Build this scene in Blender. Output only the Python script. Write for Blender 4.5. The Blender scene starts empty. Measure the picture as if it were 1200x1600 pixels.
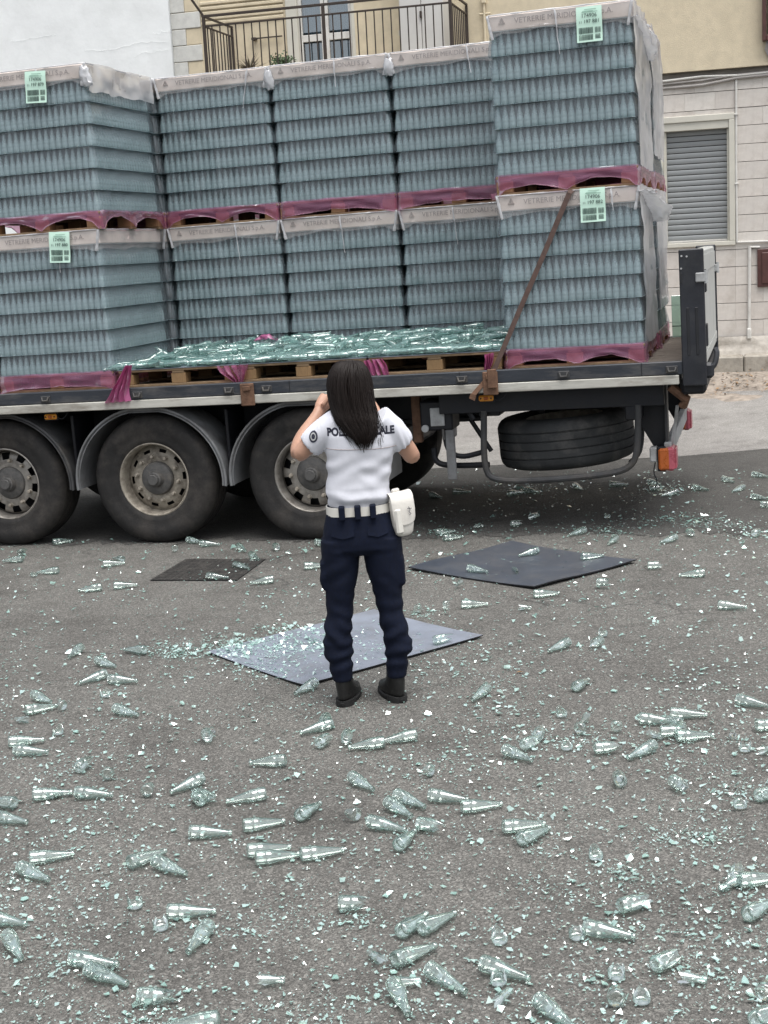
import bpy, bmesh, math, random
import numpy as np
from mathutils import Vector, Matrix, Quaternion
from mathutils.bvhtree import BVHTree
from mathutils import noise as mnoise
random.seed(7); RNG = np.random.default_rng(7)
S = bpy.context.scene
COL = S.collection

# ------------------------------------------------------------------ camera, world, sun, exposure
F, TH, RO, CH = 2220.56, -.1767, .0715, 2.1187       # focal length in px of a 1200 px wide frame, pitch, roll, height
_right = np.array([1, 0, 0.]); _up = np.array([0, -math.sin(TH), math.cos(TH)]); _fw = np.array([0, math.cos(TH), math.sin(TH)])
CR = _right*math.cos(RO)-_up*math.sin(RO); CU = _right*math.sin(RO)+_up*math.cos(RO); CC = np.array([0, 0, CH])
cam = bpy.data.cameras.new('camera'); camo = bpy.data.objects.new('camera', cam); COL.objects.link(camo)
cam.sensor_fit = 'HORIZONTAL'; cam.sensor_width = 36; cam.lens = 36*F/1200; cam.clip_start = .05; cam.clip_end = 500
camo.matrix_world = Matrix(((CR[0], CU[0], -_fw[0], CC[0]), (CR[1], CU[1], -_fw[1], CC[1]), (CR[2], CU[2], -_fw[2], CC[2]), (0, 0, 0, 1)))
S.camera = camo
w = bpy.data.worlds.new('World'); S.world = w; w.use_nodes = True
nt = w.node_tree; nt.nodes.clear()
sky = nt.nodes.new('ShaderNodeTexSky'); sky.sky_type = 'NISHITA'; sky.sun_disc = False
SUN_EL, SUN_AZ = math.radians(72), math.radians(150)
sky.sun_elevation = SUN_EL; sky.sun_rotation = SUN_AZ; sky.air_density = 1.0; sky.dust_density = 4.0; sky.ozone_density = 1.0
hs = nt.nodes.new('ShaderNodeHueSaturation'); hs.inputs['Saturation'].default_value = .30
bg = nt.nodes.new('ShaderNodeBackground'); bg.inputs[1].default_value = .11
wo = nt.nodes.new('ShaderNodeOutputWorld')
nt.links.new(sky.outputs[0], hs.inputs['Color']); nt.links.new(hs.outputs[0], bg.inputs[0]); nt.links.new(bg.outputs[0], wo.inputs[0])
sl = bpy.data.lights.new('sun', 'SUN'); sl.energy = 1.5; sl.angle = math.radians(45); sl.color = (1, .98, .955)
so = bpy.data.objects.new('sun', sl); COL.objects.link(so)
sd = Vector((math.sin(SUN_AZ)*math.cos(SUN_EL), math.cos(SUN_AZ)*math.cos(SUN_EL), math.sin(SUN_EL)))
so.rotation_euler = sd.to_track_quat('Z', 'Y').to_euler(); so.location = (0, 0, 30)
S.view_settings.view_transform = 'Standard'; S.view_settings.look = 'None'; S.view_settings.gamma = 1
S.view_settings.use_curve_mapping = False; S.view_settings.exposure = 0.92
S.render.engine = 'CYCLES'
S.cycles.transparent_max_bounces = 18; S.cycles.max_bounces = 6; S.cycles.diffuse_bounces = 2; S.cycles.glossy_bounces = 3
S.cycles.caustics_reflective = False; S.cycles.caustics_refractive = False; S.cycles.blur_glossy = 1.; S.cycles.use_denoising = True

# ------------------------------------------------------------------ surveying helpers (real positions on real planes)
TX, TY, YAW = -1.8137, 11.1429, .2703
EX = np.array([math.cos(YAW), -math.sin(YAW), 0]); EY = np.array([math.sin(YAW), math.cos(YAW), 0]); TO = np.array([TX, TY, 0])
def ray(px, py): return _fw+CR*(px-600)/F-CU*(py-800)/F
def ground(px, py, z=0.):
    r = ray(px, py); return CC+r*((z-CH)/r[2])
def wpl(px, py, y):
    r = ray(px, py); return CC+r*(y/r[1])
def tpl(px, py, Y=0.):
    r = ray(px, py); P = CC+r*(((TO+EY*Y-CC)@EY)/(r@EY)); return (P-TO)@EX, P[2]
def tw(X, Y, Z): return TO+EX*X+EY*Y+np.array([0, 0, Z])

# ------------------------------------------------------------------ materials
M = {}
def nodes(name):
    m = bpy.data.materials.new(name); m.use_nodes = True; t = m.node_tree; t.nodes.clear()
    o = t.nodes.new('ShaderNodeOutputMaterial'); M[name] = m
    return m, t, o
def N(t, typ, **kw):
    n = t.nodes.new('ShaderNode'+typ)
    for k, v in kw.items():
        if k in n.inputs: n.inputs[k].default_value = v
        else: setattr(n, k, v)
    return n
def ramp(t, fac, stops):
    r = t.nodes.new('ShaderNodeValToRGB'); cr = r.color_ramp
    while len(cr.elements) < len(stops): cr.elements.new(.5)
    for e, (p, c) in zip(cr.elements, stops):
        e.position = p; e.color = tuple(c)+(1,) if len(c) == 3 else c
    t.links.new(fac, r.inputs[0]); return r.outputs[0]
def coords(t, scale=(1, 1, 1), kind='Object'):
    tc = t.nodes.new('ShaderNodeTexCoord'); mp = t.nodes.new('ShaderNodeMapping'); mp.inputs['Scale'].default_value = scale
    t.links.new(tc.outputs[kind], mp.inputs[0]); return mp.outputs[0]
def noise(t, vec, scale, detail=4, rough=.55):
    n = N(t, 'TexNoise', Scale=scale, Detail=detail, Roughness=rough); t.links.new(vec, n.inputs['Vector']); return n.outputs['Fac']
def mixc(t, fac, a, b, blend='MIX'):
    m = t.nodes.new('ShaderNodeMix'); m.data_type = 'RGBA'; m.blend_type = blend
    for i, v in ((0, fac), (6, a), (7, b)):
        if hasattr(v, 'is_linked'): t.links.new(v, m.inputs[i])
        elif i == 0: m.inputs[0].default_value = v
        else: m.inputs[i].default_value = tuple(v)+(1,)
    return m.outputs[2]
def math_(t, op, a, b=None):
    m = t.nodes.new('ShaderNodeMath'); m.operation = op
    for i, v in enumerate((a, b)):
        if v is None: continue
        if hasattr(v, 'is_linked'): t.links.new(v, m.inputs[i])
        else: m.inputs[i].default_value = v
    return m.outputs[0]
def solid(name, col, rough=.6, metal=0., var=.25, scale=6., bump=0., bscale=60., spec=.5, dirt=None, dscale=3., stretch=(1, 1, 1), kind='Object'):
    """a worn solid surface: mottled colour, optional dirt patches, fine relief"""
    m, t, o = nodes(name)
    b = N(t, 'BsdfPrincipled', Roughness=rough, Metallic=metal); b.inputs['Specular IOR Level'].default_value = spec
    v = coords(t, stretch, kind)
    n1 = noise(t, v, scale, 6, .65)
    lo = tuple(c*(1-var) for c in col); hi = tuple(min(1, c*(1+var)) for c in col)
    c = ramp(t, n1, [(.3, lo), (.7, hi)])
    if dirt:
        d = ramp(t, noise(t, v, dscale, 8, .7), [(.48, (0, 0, 0)), (.68, (1, 1, 1))])
        c = mixc(t, math_(t, 'MULTIPLY', d, dirt[1]), c, dirt[0])
    t.links.new(c, b.inputs['Base Color'])
    r = ramp(t, n1, [(.3, (max(0, rough-.08),)*3), (.7, (min(1, rough+.08),)*3)]); t.links.new(r, b.inputs['Roughness'])
    if bump:
        bp = N(t, 'Bump', Strength=bump, Distance=.01); t.links.new(noise(t, v, bscale, 5, .6), bp.inputs['Height']); t.links.new(bp.outputs[0], b.inputs['Normal'])
    t.links.new(b.outputs[0], o.inputs[0]); return m
def glass(name, centre, edge, gloss=.05, milk=0., rough=.03, fmul=1.0, mcol=(.62, .80, .75), power=1.0):
    """thin-walled glass: tinted see-through, clearer face on, stronger mirror at grazing angles"""
    m, t, o = nodes(name)
    lw = N(t, 'LayerWeight', Blend=.35)
    tc = mixc(t, math_(t, 'POWER', lw.outputs['Facing'], power), centre, edge)
    tr = N(t, 'BsdfTransparent'); t.links.new(tc, tr.inputs[0])
    gl = N(t, 'BsdfGlossy', Roughness=rough); gl.inputs[0].default_value = (1, 1, 1, 1)
    fr = N(t, 'Fresnel', IOR=1.5)
    f = math_(t, 'MINIMUM', math_(t, 'ADD', math_(t, 'MULTIPLY', fr.outputs[0], fmul), gloss), .9)
    mx = N(t, 'MixShader'); t.links.new(f, mx.inputs[0]); t.links.new(tr.outputs[0], mx.inputs[1]); t.links.new(gl.outputs[0], mx.inputs[2])
    out = mx.outputs[0]
    if milk:
        df = N(t, 'BsdfDiffuse'); df.inputs[0].default_value = tuple(mcol)+(1,)
        m2 = N(t, 'MixShader'); t.links.new(out, m2.inputs[1]); t.links.new(df.outputs[0], m2.inputs[2]); out = m2.outputs[0]
        if isinstance(milk, tuple):       # light caught in the thick base put into its colour, clearer neck
            sx = t.nodes.new('ShaderNodeSeparateXYZ'); t.links.new(coords(t), sx.inputs[0])
            mr = N(t, 'MapRange'); mr.inputs['From Min'].default_value = milk[2]; mr.inputs['From Max'].default_value = milk[3]; mr.inputs['To Min'].default_value = milk[0]; mr.inputs['To Max'].default_value = milk[1]
            t.links.new(sx.outputs[2], mr.inputs['Value']); t.links.new(mr.outputs[0], m2.inputs[0])
        else: m2.inputs[0].default_value = milk
    t.links.new(out, o.inputs[0]); return m
def film(name, col, lo, hi, tint=(.95, .97, .98), scale=7., stretch=(1, 1, 1), rough=.22, bump=.6, streak=(.42, .72), back=.38):
    """crinkled plastic film: mostly clear, milky where it bunches up"""
    m, t, o = nodes(name)
    v = coords(t, stretch)
    d = N(t, 'TexNoise', Scale=2.2, Detail=3.); t.links.new(v, d.inputs['Vector'])
    vv = t.nodes.new('ShaderNodeVectorMath'); vv.operation = 'MULTIPLY_ADD'; vv.inputs[1].default_value = (.35, .35, .35)
    t.links.new(d.outputs['Color'], vv.inputs[0]); t.links.new(v, vv.inputs[2])
    n = N(t, 'TexNoise', Scale=scale, Detail=8., Roughness=.7); n.noise_type = 'RIDGED_MULTIFRACTAL'; t.links.new(vv.outputs[0], n.inputs['Vector'])
    fac = ramp(t, n.outputs['Fac'], [(streak[0], (lo,)*3), (streak[1], (hi,)*3)])
    bp = N(t, 'Bump', Strength=bump, Distance=.012); t.links.new(n.outputs['Fac'], bp.inputs['Height'])
    tr = N(t, 'BsdfTransparent'); tr.inputs[0].default_value = tuple(tint)+(1,)
    b = N(t, 'BsdfPrincipled', Roughness=rough); b.inputs['Base Color'].default_value = tuple(col)+(1,); t.links.new(bp.outputs[0], b.inputs['Normal'])
    b.inputs['Specular IOR Level'].default_value = .6
    tl = N(t, 'BsdfTranslucent'); tl.inputs[0].default_value = tuple(col)+(1,)
    mt = N(t, 'MixShader'); mt.inputs[0].default_value = back; t.links.new(b.outputs[0], mt.inputs[1]); t.links.new(tl.outputs[0], mt.inputs[2])
    mx = N(t, 'MixShader'); t.links.new(fac, mx.inputs[0]); t.links.new(tr.outputs[0], mx.inputs[1]); t.links.new(mt.outputs[0], mx.inputs[2])
    gl = N(t, 'BsdfGlossy', Roughness=rough); t.links.new(bp.outputs[0], gl.inputs['Normal'])
    m2 = N(t, 'MixShader'); lw = N(t, 'LayerWeight', Blend=.42); t.links.new(bp.outputs[0], lw.inputs['Normal']); t.links.new(math_(t, 'MINIMUM', math_(t, 'ADD', math_(t, 'MULTIPLY', lw.outputs['Fresnel'], .32), .012), .4), m2.inputs[0])
    t.links.new(mx.outputs[0], m2.inputs[1]); t.links.new(gl.outputs[0], m2.inputs[2])
    t.links.new(m2.outputs[0], o.inputs[0]); return m

def asphalt(name, dark, light, mid, bump=.5, patch=None):
    m, t, o = nodes(name)
    v = coords(t)
    b = N(t, 'BsdfPrincipled', Roughness=.85); b.inputs['Specular IOR Level'].default_value = .3
    fine = noise(t, v, 190, 3, .6); agg = N(t, 'TexVoronoi', Scale=125.); t.links.new(v, agg.inputs['Vector'])
    big = noise(t, v, .55, 5, .6); med = noise(t, v, 4.5, 5, .65)
    sp = ramp(t, agg.outputs['Color'], [(.15, dark), (.62, mid), (.93, light)])
    c = mixc(t, .45, sp, ramp(t, fine, [(.3, dark), (.7, light)]))
    c = mixc(t, .85, c, ramp(t, big, [(.3, (.72, .70, .69)), (.7, (1.08, 1.07, 1.05))]), 'MULTIPLY')
    c = mixc(t, .7, c, ramp(t, med, [(.28, (.72, .71, .70)), (.5, (1, 1, 1)), (.75, (1.14, 1.13, 1.12))]), 'MULTIPLY')
    st = ramp(t, noise(t, v, 1.3, 7, .72), [(.52, (1, 1, 1)), (.68, (.66, .655, .65))])        # oil and damp stains
    c = mixc(t, .8, c, st, 'MULTIPLY')
    cv = N(t, 'TexVoronoi', Scale=.45); cv.feature = 'DISTANCE_TO_EDGE'; wv = N(t, 'TexNoise', Scale=2.5, Detail=5.); t.links.new(v, wv.inputs['Vector'])
    va = t.nodes.new('ShaderNodeVectorMath'); va.operation = 'MULTIPLY_ADD'; va.inputs[1].default_value = (.5, .5, .5); t.links.new(wv.outputs['Color'], va.inputs[0]); t.links.new(v, va.inputs[2]); t.links.new(va.outputs[0], cv.inputs['Vector'])
    ck = math_(t, 'MULTIPLY', ramp(t, cv.outputs['Distance'], [(.0, (1, 1, 1)), (.006, (0, 0, 0))]), ramp(t, noise(t, v, .7, 2), [(.5, (0, 0, 0)), (.62, (1, 1, 1))]))
    c = mixc(t, math_(t, 'MULTIPLY', ck, .6), c, (.03, .03, .03))
    t.links.new(c, b.inputs['Base Color'])
    bp = N(t, 'Bump', Strength=bump, Distance=.006)
    t.links.new(math_(t, 'ADD', agg.outputs['Distance'], fine), bp.inputs['Height']); t.links.new(bp.outputs[0], b.inputs['Normal'])
    t.links.new(b.outputs[0], o.inputs[0]); return m

asphalt('asphalt', (.030, .030, .028), (.32, .315, .295), (.120, .1175, .110))
asphalt('asphalt_new', (.030, .030, .029), (.18, .178, .170), (.082, .081, .077), .35)
asphalt('asphalt_old', (.15, .147, .14), (.44, .43, .415), (.29, .282, .27), .35)
solid('dust', (.30, .26, .22), .95, 0, .4, 9, .6, 40, .2)
solid('leaf', (.26, .16, .08), .9, 0, .5, 30)
glass('glass_bottle', (.925, .985, .96), (.20, .46, .39), .10, .055, .05, 1.6, (.54, .82, .73), 1.9)
glass('glass_heap', (.90, .965, .95), (.34, .58, .54), .08, .15, .12, 1.4, (.33, .62, .58))
glass('glass_stack', (.86, .94, .95), (.40, .53, .57), .08, (.44, .20, .04, .13), .10, 1.3, (.50, .65, .665))
glass('glass_inner_shaded', (.70, .82, .85), (.26, .40, .43), .02, .03, .15, 1.0, (.25, .38, .42))  # darker copy of the bottle glass; shade in the gaps put into its colour
glass('glass_shard', (.93, .985, .97), (.50, .74, .69), .30, .32, .08, 1.8, (.55, .86, .77))
solid('stack_core', (.020, .034, .042), .35, 0, .5, 25, .3, 40)  # opaque dark core; shade deep inside the load put into its colour
solid('layer_pad', (.50, .60, .64), .5, 0, .15, 8)  # lightened: the film's bright line at each pad edge put into its colour
solid('pad_light', (.235, .26, .31), .36, 0, .12, 3, .08, 25, .6, ((.17, .17, .17), .55), 5)  # lighter grey-blue with the sky's reflection put into the pad colour
solid('pad_dark', (.060, .070, .088), .36, 0, .16, 3, .08, 25, .6, ((.12, .12, .12), .5), 5)
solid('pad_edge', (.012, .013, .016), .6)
film('wrap', (.70, .81, .88), .12, .50, (.92, .96, .97), 5.5, (1, 1, .28), .16, .8, (.40, .86), .1)  # pale crinkle streaks that also carry painted-in highlights and sky haze
film('cap_wrap', (.93, .92, .92), .14, .85, (.98, .975, .97), 5, (1, 1, 1.6), .25, .9, (.40, .80), .05)
film('pink_wrap', (.58, .21, .38), .30, .80, (.84, .54, .68), 6, (1, 1, 1), .25, .9, (.35, .7), .12)
film('pink_bright', (.72, .22, .46), .62, .95, (.9, .45, .7), 9, (1, 1, .5), .3, .9, (.35, .7))
film('pink_hem', (.62, .42, .50), .45, .9, (.9, .75, .82), 9, (1, 1, 1), .25, .9, (.3, .7))
film('rear_wrap', (.92, .93, .95), .62, .97, (.96, .97, .98), 5, (1, 1, .6), .25, .9, (.32, .72), .15)
film('bunched', (.86, .87, .89), .72, .98, (.97, .97, .98), 9, (1, 1, 1), .25, .9, (.3, .7))
solid('cardboard', (.84, .75, .69), .8, 0, .12, 5, .1, 60)
solid('print_grey', (.40, .34, .325), .7, 0, .1)
solid('label_green', (.60, .84, .71), .45, 0, .04, 5)
solid('label_ink', (.05, .09, .08), .6, 0, .1)
solid('label_grey', (.22, .38, .31), .6, 0, .1)
solid('pallet_wood', (.25, .175, .105), .8, 0, .35, 5, .3, 60, .3, ((.12, .07, .035), .6), 6, (1, 4, 4))
solid('pallet_wood_warm', (.30, .19, .095), .8, 0, .3, 5, .3, 60, .3, ((.12, .07, .035), .5), 6, (4, 4, 1))
solid('deck_wood', (.15, .128, .11), .85, 0, .3, 5, .3, 60, .3, None, 3, (1, 4, 4))
solid('pallet_dark', (.13, .085, .055), .85, 0, .4, 5, .3, 60, .3, None, 3, (1, 4, 4))
solid('rail_blue', (.026, .031, .040), .5, 0, .22, 4, .1, 40, .5, ((.16, .15, .14), .5), 5, (.5, 2, 2))
solid('rail_white', (.50, .49, .44), .55, 0, .15, 6, .1, 40, .5, ((.17, .14, .11), .7), 4, (.6, 3, 3))
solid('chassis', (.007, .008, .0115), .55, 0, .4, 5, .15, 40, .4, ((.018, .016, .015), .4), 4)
solid('post_black', (.015, .017, .023), .45, 0, .3, 4, .1, 60, .5, ((.05, .05, .05), .4), 6)
solid('silver', (.58, .60, .58), .45, .35, .1, 3, .05, 40, .5, ((.3, .3, .28), .4), 3)
solid('rust', (.15, .085, .055), .85, 0, .4, 14, .4, 60, .3)
solid('tyre', (.024, .023, .0225), .78, 0, .35, 9, .25, 70, .35, ((.085, .075, .066), .6), 3.2)
solid('spare_rubber', (.028, .030, .031), .68, 0, .35, 7, .25, 70, .4, ((.15, .14, .13), .5), 4)
solid('rim_steel', (.36, .325, .27), .6, .25, .3, 14, .25, 60, .5, ((.06, .045, .035), .75), 9)
solid('rim_alu', (.34, .32, .29), .45, .55, .25, 14, .2, 60, .5, ((.07, .055, .045), .6), 9)
solid('hub_grey', (.10, .098, .095), .65, .2, .35, 16, .25, 60, .5, ((.2, .17, .13), .4), 8)
solid('fender_grey', (.19, .195, .20), .6, 0, .22, 5, .15, 40, .4, ((.07, .062, .055), .7), 3)
solid('fender_black', (.045, .046, .048), .6, 0, .3, 5, .15, 40, .4, ((.12, .105, .09), .6), 3)
solid('amber', (.70, .28, .03), .3, 0, .1, 20)
solid('amber_dark', (.40, .10, .02), .3, 0, .2, 30)
solid('lamp_red', (.40, .09, .12), .3, 0, .2, 20)
solid('plate_grey', (.40, .41, .41), .6, 0, .2, 9, .1, 50, .5, ((.1, .09, .08), .6), 7)
solid('strap', (.105, .066, .055), .85, 0, .3, 25, .3, 200)
solid('white_wall', (.90, .925, .92), .85, 0, .06, 2, .25, 14, .3, ((.68, .70, .68), .35), 1.3)
solid('cream_wall', (.71, .62, .455), .9, 0, .10, 7, .6, 90, .2, ((.60, .52, .38), .4), 1.6)
solid('quoin_stone', (.66, .66, .62), .8, 0, .10, 10, .3, 50, .3, ((.45, .45, .42), .4), 8)
for i, c in enumerate(((.70, .655, .60), (.67, .63, .58), (.73, .69, .635), (.655, .61, .56))):
    solid('slab_%d' % i, c, .75, 0, .08, 6, .15, 60, .3, ((.42, .37, .32), .45), 4)
solid('mortar', (.36, .335, .31), .9)
solid('plaster_base', (.62, .58, .52), .9, 0, .18, 7, .8, 16, .2, ((.34, .30, .25), .8), 4)
solid('concrete', (.40, .37, .32), .9, 0, .2, 7, .5, 40, .2, ((.17, .14, .11), .8), 5)
solid('shutter', (.31, .325, .33), .5, .1, .06, 4)
solid('frame_beige', (.64, .62, .54), .5, 0, .06, 4)
solid('pvc_white', (.70, .69, .65), .5, 0, .06, 4, 0, 60, .5, ((.45, .42, .38), .5), 6)
solid('cable_grey', (.36, .34, .32), .7, 0, .2, 6)
solid('iron', (.055, .042, .035), .6, .2, .3, 9, .2, 80)
solid('wood_brown', (.085, .035, .03), .5, 0, .3, 8)
solid('curtain', (.68, .78, .82), .8, 0, .1, 6, 0, 60, .3, None, 3, (9, 1, 1))
solid('cabinet_white', (.66, .65, .62), .6, 0, .06, 3)
glass('window_glass', (.62, .72, .78), (.4, .5, .55), .18, 0, .02, 1.)
solid('plant_green', (.06, .10, .045), .7, 0, .4, 20)
solid('plant_dry', (.17, .15, .11), .8, 0, .4, 20)
solid('terracotta', (.32, .15, .09), .85)
glass('sheet_green', (.74, .90, .80), (.6, .8, .7), .08, .35, .2)
solid('iron_cover', (.040, .038, .036), .7, .3, .3, 20, .4, 60, .4, ((.12, .11, .10), .5), 8)
solid('skin', (.46, .265, .185), .5, 0, .08, 9, .08, 120, .45)
solid('shirt', (.68, .69, .745), .85, 0, .03, 40, .12, 500, .2)
solid('navy', (.0055, .0085, .021), .85, 0, .25, 60, .2, 400, .2)
solid('belt_white', (.74, .72, .66), .5, 0, .06, 10, .05, 80)
solid('pouch_white', (.78, .75, .69), .45, 0, .06, 10, .12, 60, .5, ((.5, .47, .42), .3), 9)
solid('boot', (.008, .0078, .0076), .5, 0, .4, 20, .2, 80)
solid('sole', (.012, .012, .012), .8)
solid('print_navy', (.028, .03, .05), .8)
solid('hair', (.0095, .0055, .0042), .48, 0, .4, 50, .25, 120, .28, None, 3, (14, 14, 1))
solid('phone', (.02, .02, .022), .3)

# ------------------------------------------------------------------ mesh helpers
class MB:
    def __init__(s): s.v = []; s.f = []; s.m = []
    def add(s, v, f, mi=0):
        k = len(s.v); s.v += [tuple(map(float, p)) for p in v]; s.f += [tuple(i+k for i in q) for q in f]; s.m += [mi]*len(f); return s
    def box(s, lo, hi, bev=0., mi=0, mat=None):
        lo = np.array(lo, float); hi = np.array(hi, float); b = min(bev, *(0.45*(hi-lo)))
        if b <= 0:
            v = [(x, y, z) for x in (lo[0], hi[0]) for y in (lo[1], hi[1]) for z in (lo[2], hi[2])]
            f = [(0, 1, 3, 2), (4, 6, 7, 5), (0, 4, 5, 1), (2, 3, 7, 6), (0, 2, 6, 4), (1, 5, 7, 3)]
        else:
            v = []; f = []; idx = {}
            for c in [(i, j, k) for i in (0, 1) for j in (0, 1) for k in (0, 1)]:
                for ax in range(3):       # vertex lying on the face normal to ax
                    p = [(lo[a] if c[a] == 0 else hi[a]) + (0 if a == ax else (b if c[a] == 0 else -b)) for a in range(3)]
                    idx[c, ax] = len(v); v.append(p)
            for ax in range(3):
                a1, a2 = (ax+1) % 3, (ax+2) % 3
                for sd in (0, 1):
                    q = []
                    for (i, j) in ((0, 0), (1, 0), (1, 1), (0, 1)):
                        c = [0]*3; c[ax] = sd; c[a1] = i; c[a2] = j; q.append(idx[tuple(c), ax])
                    f.append(q if sd else q[::-1])
                for i in (0, 1):
                    for j in (0, 1):
                        c0 = [0]*3; c1 = [0]*3; c0[a1] = c1[a1] = i; c0[a2] = c1[a2] = j; c1[ax] = 1; c0 = tuple(c0); c1 = tuple(c1)
                        q = [idx[c0, a1], idx[c1, a1], idx[c1, a2], idx[c0, a2]]
                        f.append(q if i == j else q[::-1])
            for c in [(i, j, k) for i in (0, 1) for j in (0, 1) for k in (0, 1)]:
                q = [idx[c, 0], idx[c, 1], idx[c, 2]]; f.append(q if sum(c) % 2 else q[::-1])
        if mat is not None: v = [mat @ Vector(p) for p in v]
        return s.add(v, f, mi)
    def loft(s, rings, cap=True, closed=True, mi=0, loop=False):
        n = len(rings[0]); v = [p for r in rings for p in r]; f = []
        R = len(rings)
        for i in range(R if loop else R-1):
            for j in range(n if closed else n-1):
                a = i*n+j; b = i*n+(j+1) % n; c = ((i+1) % R)*n+(j+1) % n; d = ((i+1) % R)*n+j; f.append((a, b, c, d))
        if cap and closed and not loop: f.append(tuple(range(n))[::-1]); f.append(tuple((R-1)*n+j for j in range(n)))
        return s.add(v, f, mi)
    def tube(s, pts, rad, n=8, cap=True, mi=0, flat=1.0):
        pts = [Vector(p) for p in pts]; rads = rad if isinstance(rad, (list, tuple)) else [rad]*len(pts)
        rings = []; prev = None
        for i, p in enumerate(pts):
            d = (pts[min(i+1, len(pts)-1)]-pts[max(i-1, 0)]).normalized()
            if prev is None:
                u = d.orthogonal().normalized() if abs(d.z) > .95 else Vector((0, 0, 1)).cross(d).normalized()
            else: u = (prev-d*prev.dot(d)).normalized()
            prev = u; w_ = d.cross(u)
            rings.append([p+(u*math.cos(2*math.pi*k/n)+w_*math.sin(2*math.pi*k/n)*flat)*rads[i] for k in range(n)])
        return s.loft(rings, cap, mi=mi)
    def lathe(s, prof, n=32, mat=None, mi=0, skip=None, cap=False):
        mat = mat or Matrix()
        rings = [[mat @ Vector((r*math.cos(2*math.pi*k/n), r*math.sin(2*math.pi*k/n), z)) for k in range(n)] for r, z in prof]
        v = [p for r in rings for p in r]; f = []
        for i in range(len(rings)-1):
            for j in range(n):
                if skip and skip(i, j): continue
                f.append((i*n+j, i*n+(j+1) % n, (i+1)*n+(j+1) % n, (i+1)*n+j))
        if cap: f.append(tuple(range(n))[::-1]); f.append(tuple((len(rings)-1)*n+j for j in range(n)))
        return s.add(v, f, mi)
    def mesh(s, name, mats, smooth=35.):
        me = bpy.data.meshes.new(name); me.from_pydata(s.v, [], s.f)
        for m in (mats if isinstance(mats, (list, tuple)) else [mats]): me.materials.append(M[m])
        if any(s.m): me.polygons.foreach_set('material_index', s.m)
        me.update()
        if smooth is not None:
            me.shade_smooth()
            if smooth < 180: me.set_sharp_from_angle(angle=math.radians(smooth))
        return me
    def build(s, name, mats, parent=None, smooth=35.):
        return obj(name, s.mesh(name, mats, smooth), parent)
def obj(name, me, parent=None, mw=None):
    o = bpy.data.objects.new(name, me); COL.objects.link(o)
    if parent is not None: o.parent = parent
    if mw is not None: o.matrix_local = mw
    return o
def tag(o, label=None, cat=None, group=None, kind=None):
    if label: o['label'] = label
    if cat: o['category'] = cat
    if group: o['group'] = group
    if kind: o['kind'] = kind
    return o
def empty(name, label, cat, loc=(0, 0, 0), rotz=0., group=None):
    o = bpy.data.objects.new(name, None); COL.objects.link(o); o.location = loc; o.rotation_euler = (0, 0, rotz); o.empty_display_size = .1
    return tag(o, label, cat, group)
def fromnp(name, V, Fc, mats, smooth=180):
    me = bpy.data.meshes.new(name); me.from_pydata(np.asarray(V).tolist(), [], Fc)
    for m in (mats if isinstance(mats, (list, tuple)) else [mats]): me.materials.append(M[m])
    me.update()
    if smooth is not None: me.shade_smooth()
    if smooth is not None and smooth < 180: me.set_sharp_from_angle(angle=math.radians(smooth))
    return me
def many(V, Fc, mats4):
    """numpy copies of one little mesh, joined"""
    V = np.asarray(V); allv = []; allf = []; k = 0
    for m in mats4:
        m = np.array(m); allv.append(V@m[:3, :3].T+m[:3, 3]); allf += [tuple(i+k for i in q) for q in Fc]; k += len(V)
    return np.concatenate(allv), allf
def evaluated(me, mods, name='tmp'):
    o = bpy.data.objects.new(name, me); COL.objects.link(o)
    for typ, kw in mods:
        md = o.modifiers.new(typ, typ)
        for k, v in kw.items(): setattr(md, k, v)
    dg = bpy.context.evaluated_depsgraph_get(); dg.update()
    r = bpy.data.meshes.new_from_object(o.evaluated_get(dg)); bpy.data.objects.remove(o); return r
_txt = {}
def textmesh(body, size, outline=0., align='LEFT'):
    key = (body, size, outline, align)
    if key in _txt: return _txt[key]
    c = bpy.data.curves.new('lettering', 'FONT'); c.body = body; c.size = size; c.align_x = align
    if outline: c.fill_mode = 'NONE'; c.bevel_depth = outline; c.bevel_resolution = 0; c.resolution_u = 3
    else: c.extrude = .0004; c.resolution_u = 3
    me = evaluated(c, []); me.materials.clear(); _txt[key] = me; return me

# ------------------------------------------------------------------ ground, roads
def tz(Y):
    """height of the terrain by distance behind the trailer's near side"""
    xs = [-60, 4.2, 6.4, 7.1, 7.8, 9, 60]; zs = [0, 0, .16, .24, .44, .5, .5]
    return float(np.interp(Y, xs, zs))
mb = MB()
ys = [-60, -20, 0, 4.2, 5, 5.7, 6.4, 7.1, 7.45, 7.8, 9, 60]
rows = [[tw(X, Y, tz(Y)) for X in (-90, -20, 0, 20, 90)] for Y in ys]
mb.loft(rows, cap=False, closed=False)
tag(mb.build('ground', 'asphalt', None, 180), kind='structure')
mb = MB()
e = [(-30, 3.0), (-5, 3.1), (.94, 3.42), (2.23, 3.6), (3.86, 3.78), (4.71, 4.1), (7, 4.6), (30, 5)]
rows = []
for k in range(9):
    rows.append([tw(X, Y0+(7.15-Y0)*k/8, tz(Y0+(7.15-Y0)*k/8)+.006) for X, Y0 in e])
mb.loft(rows, cap=False, closed=False)
tag(mb.build('side_road', 'asphalt_old', None, 180), kind='structure')
mb = MB()
rows = []
_ex = [-30, -12, -5, .94, 2.23, 3.86, 4.71, 7, 30]; _ey = [3.02, 3.1, 3.12, 3.44, 3.62, 3.8, 4.12, 4.18, 4.18]
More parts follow.
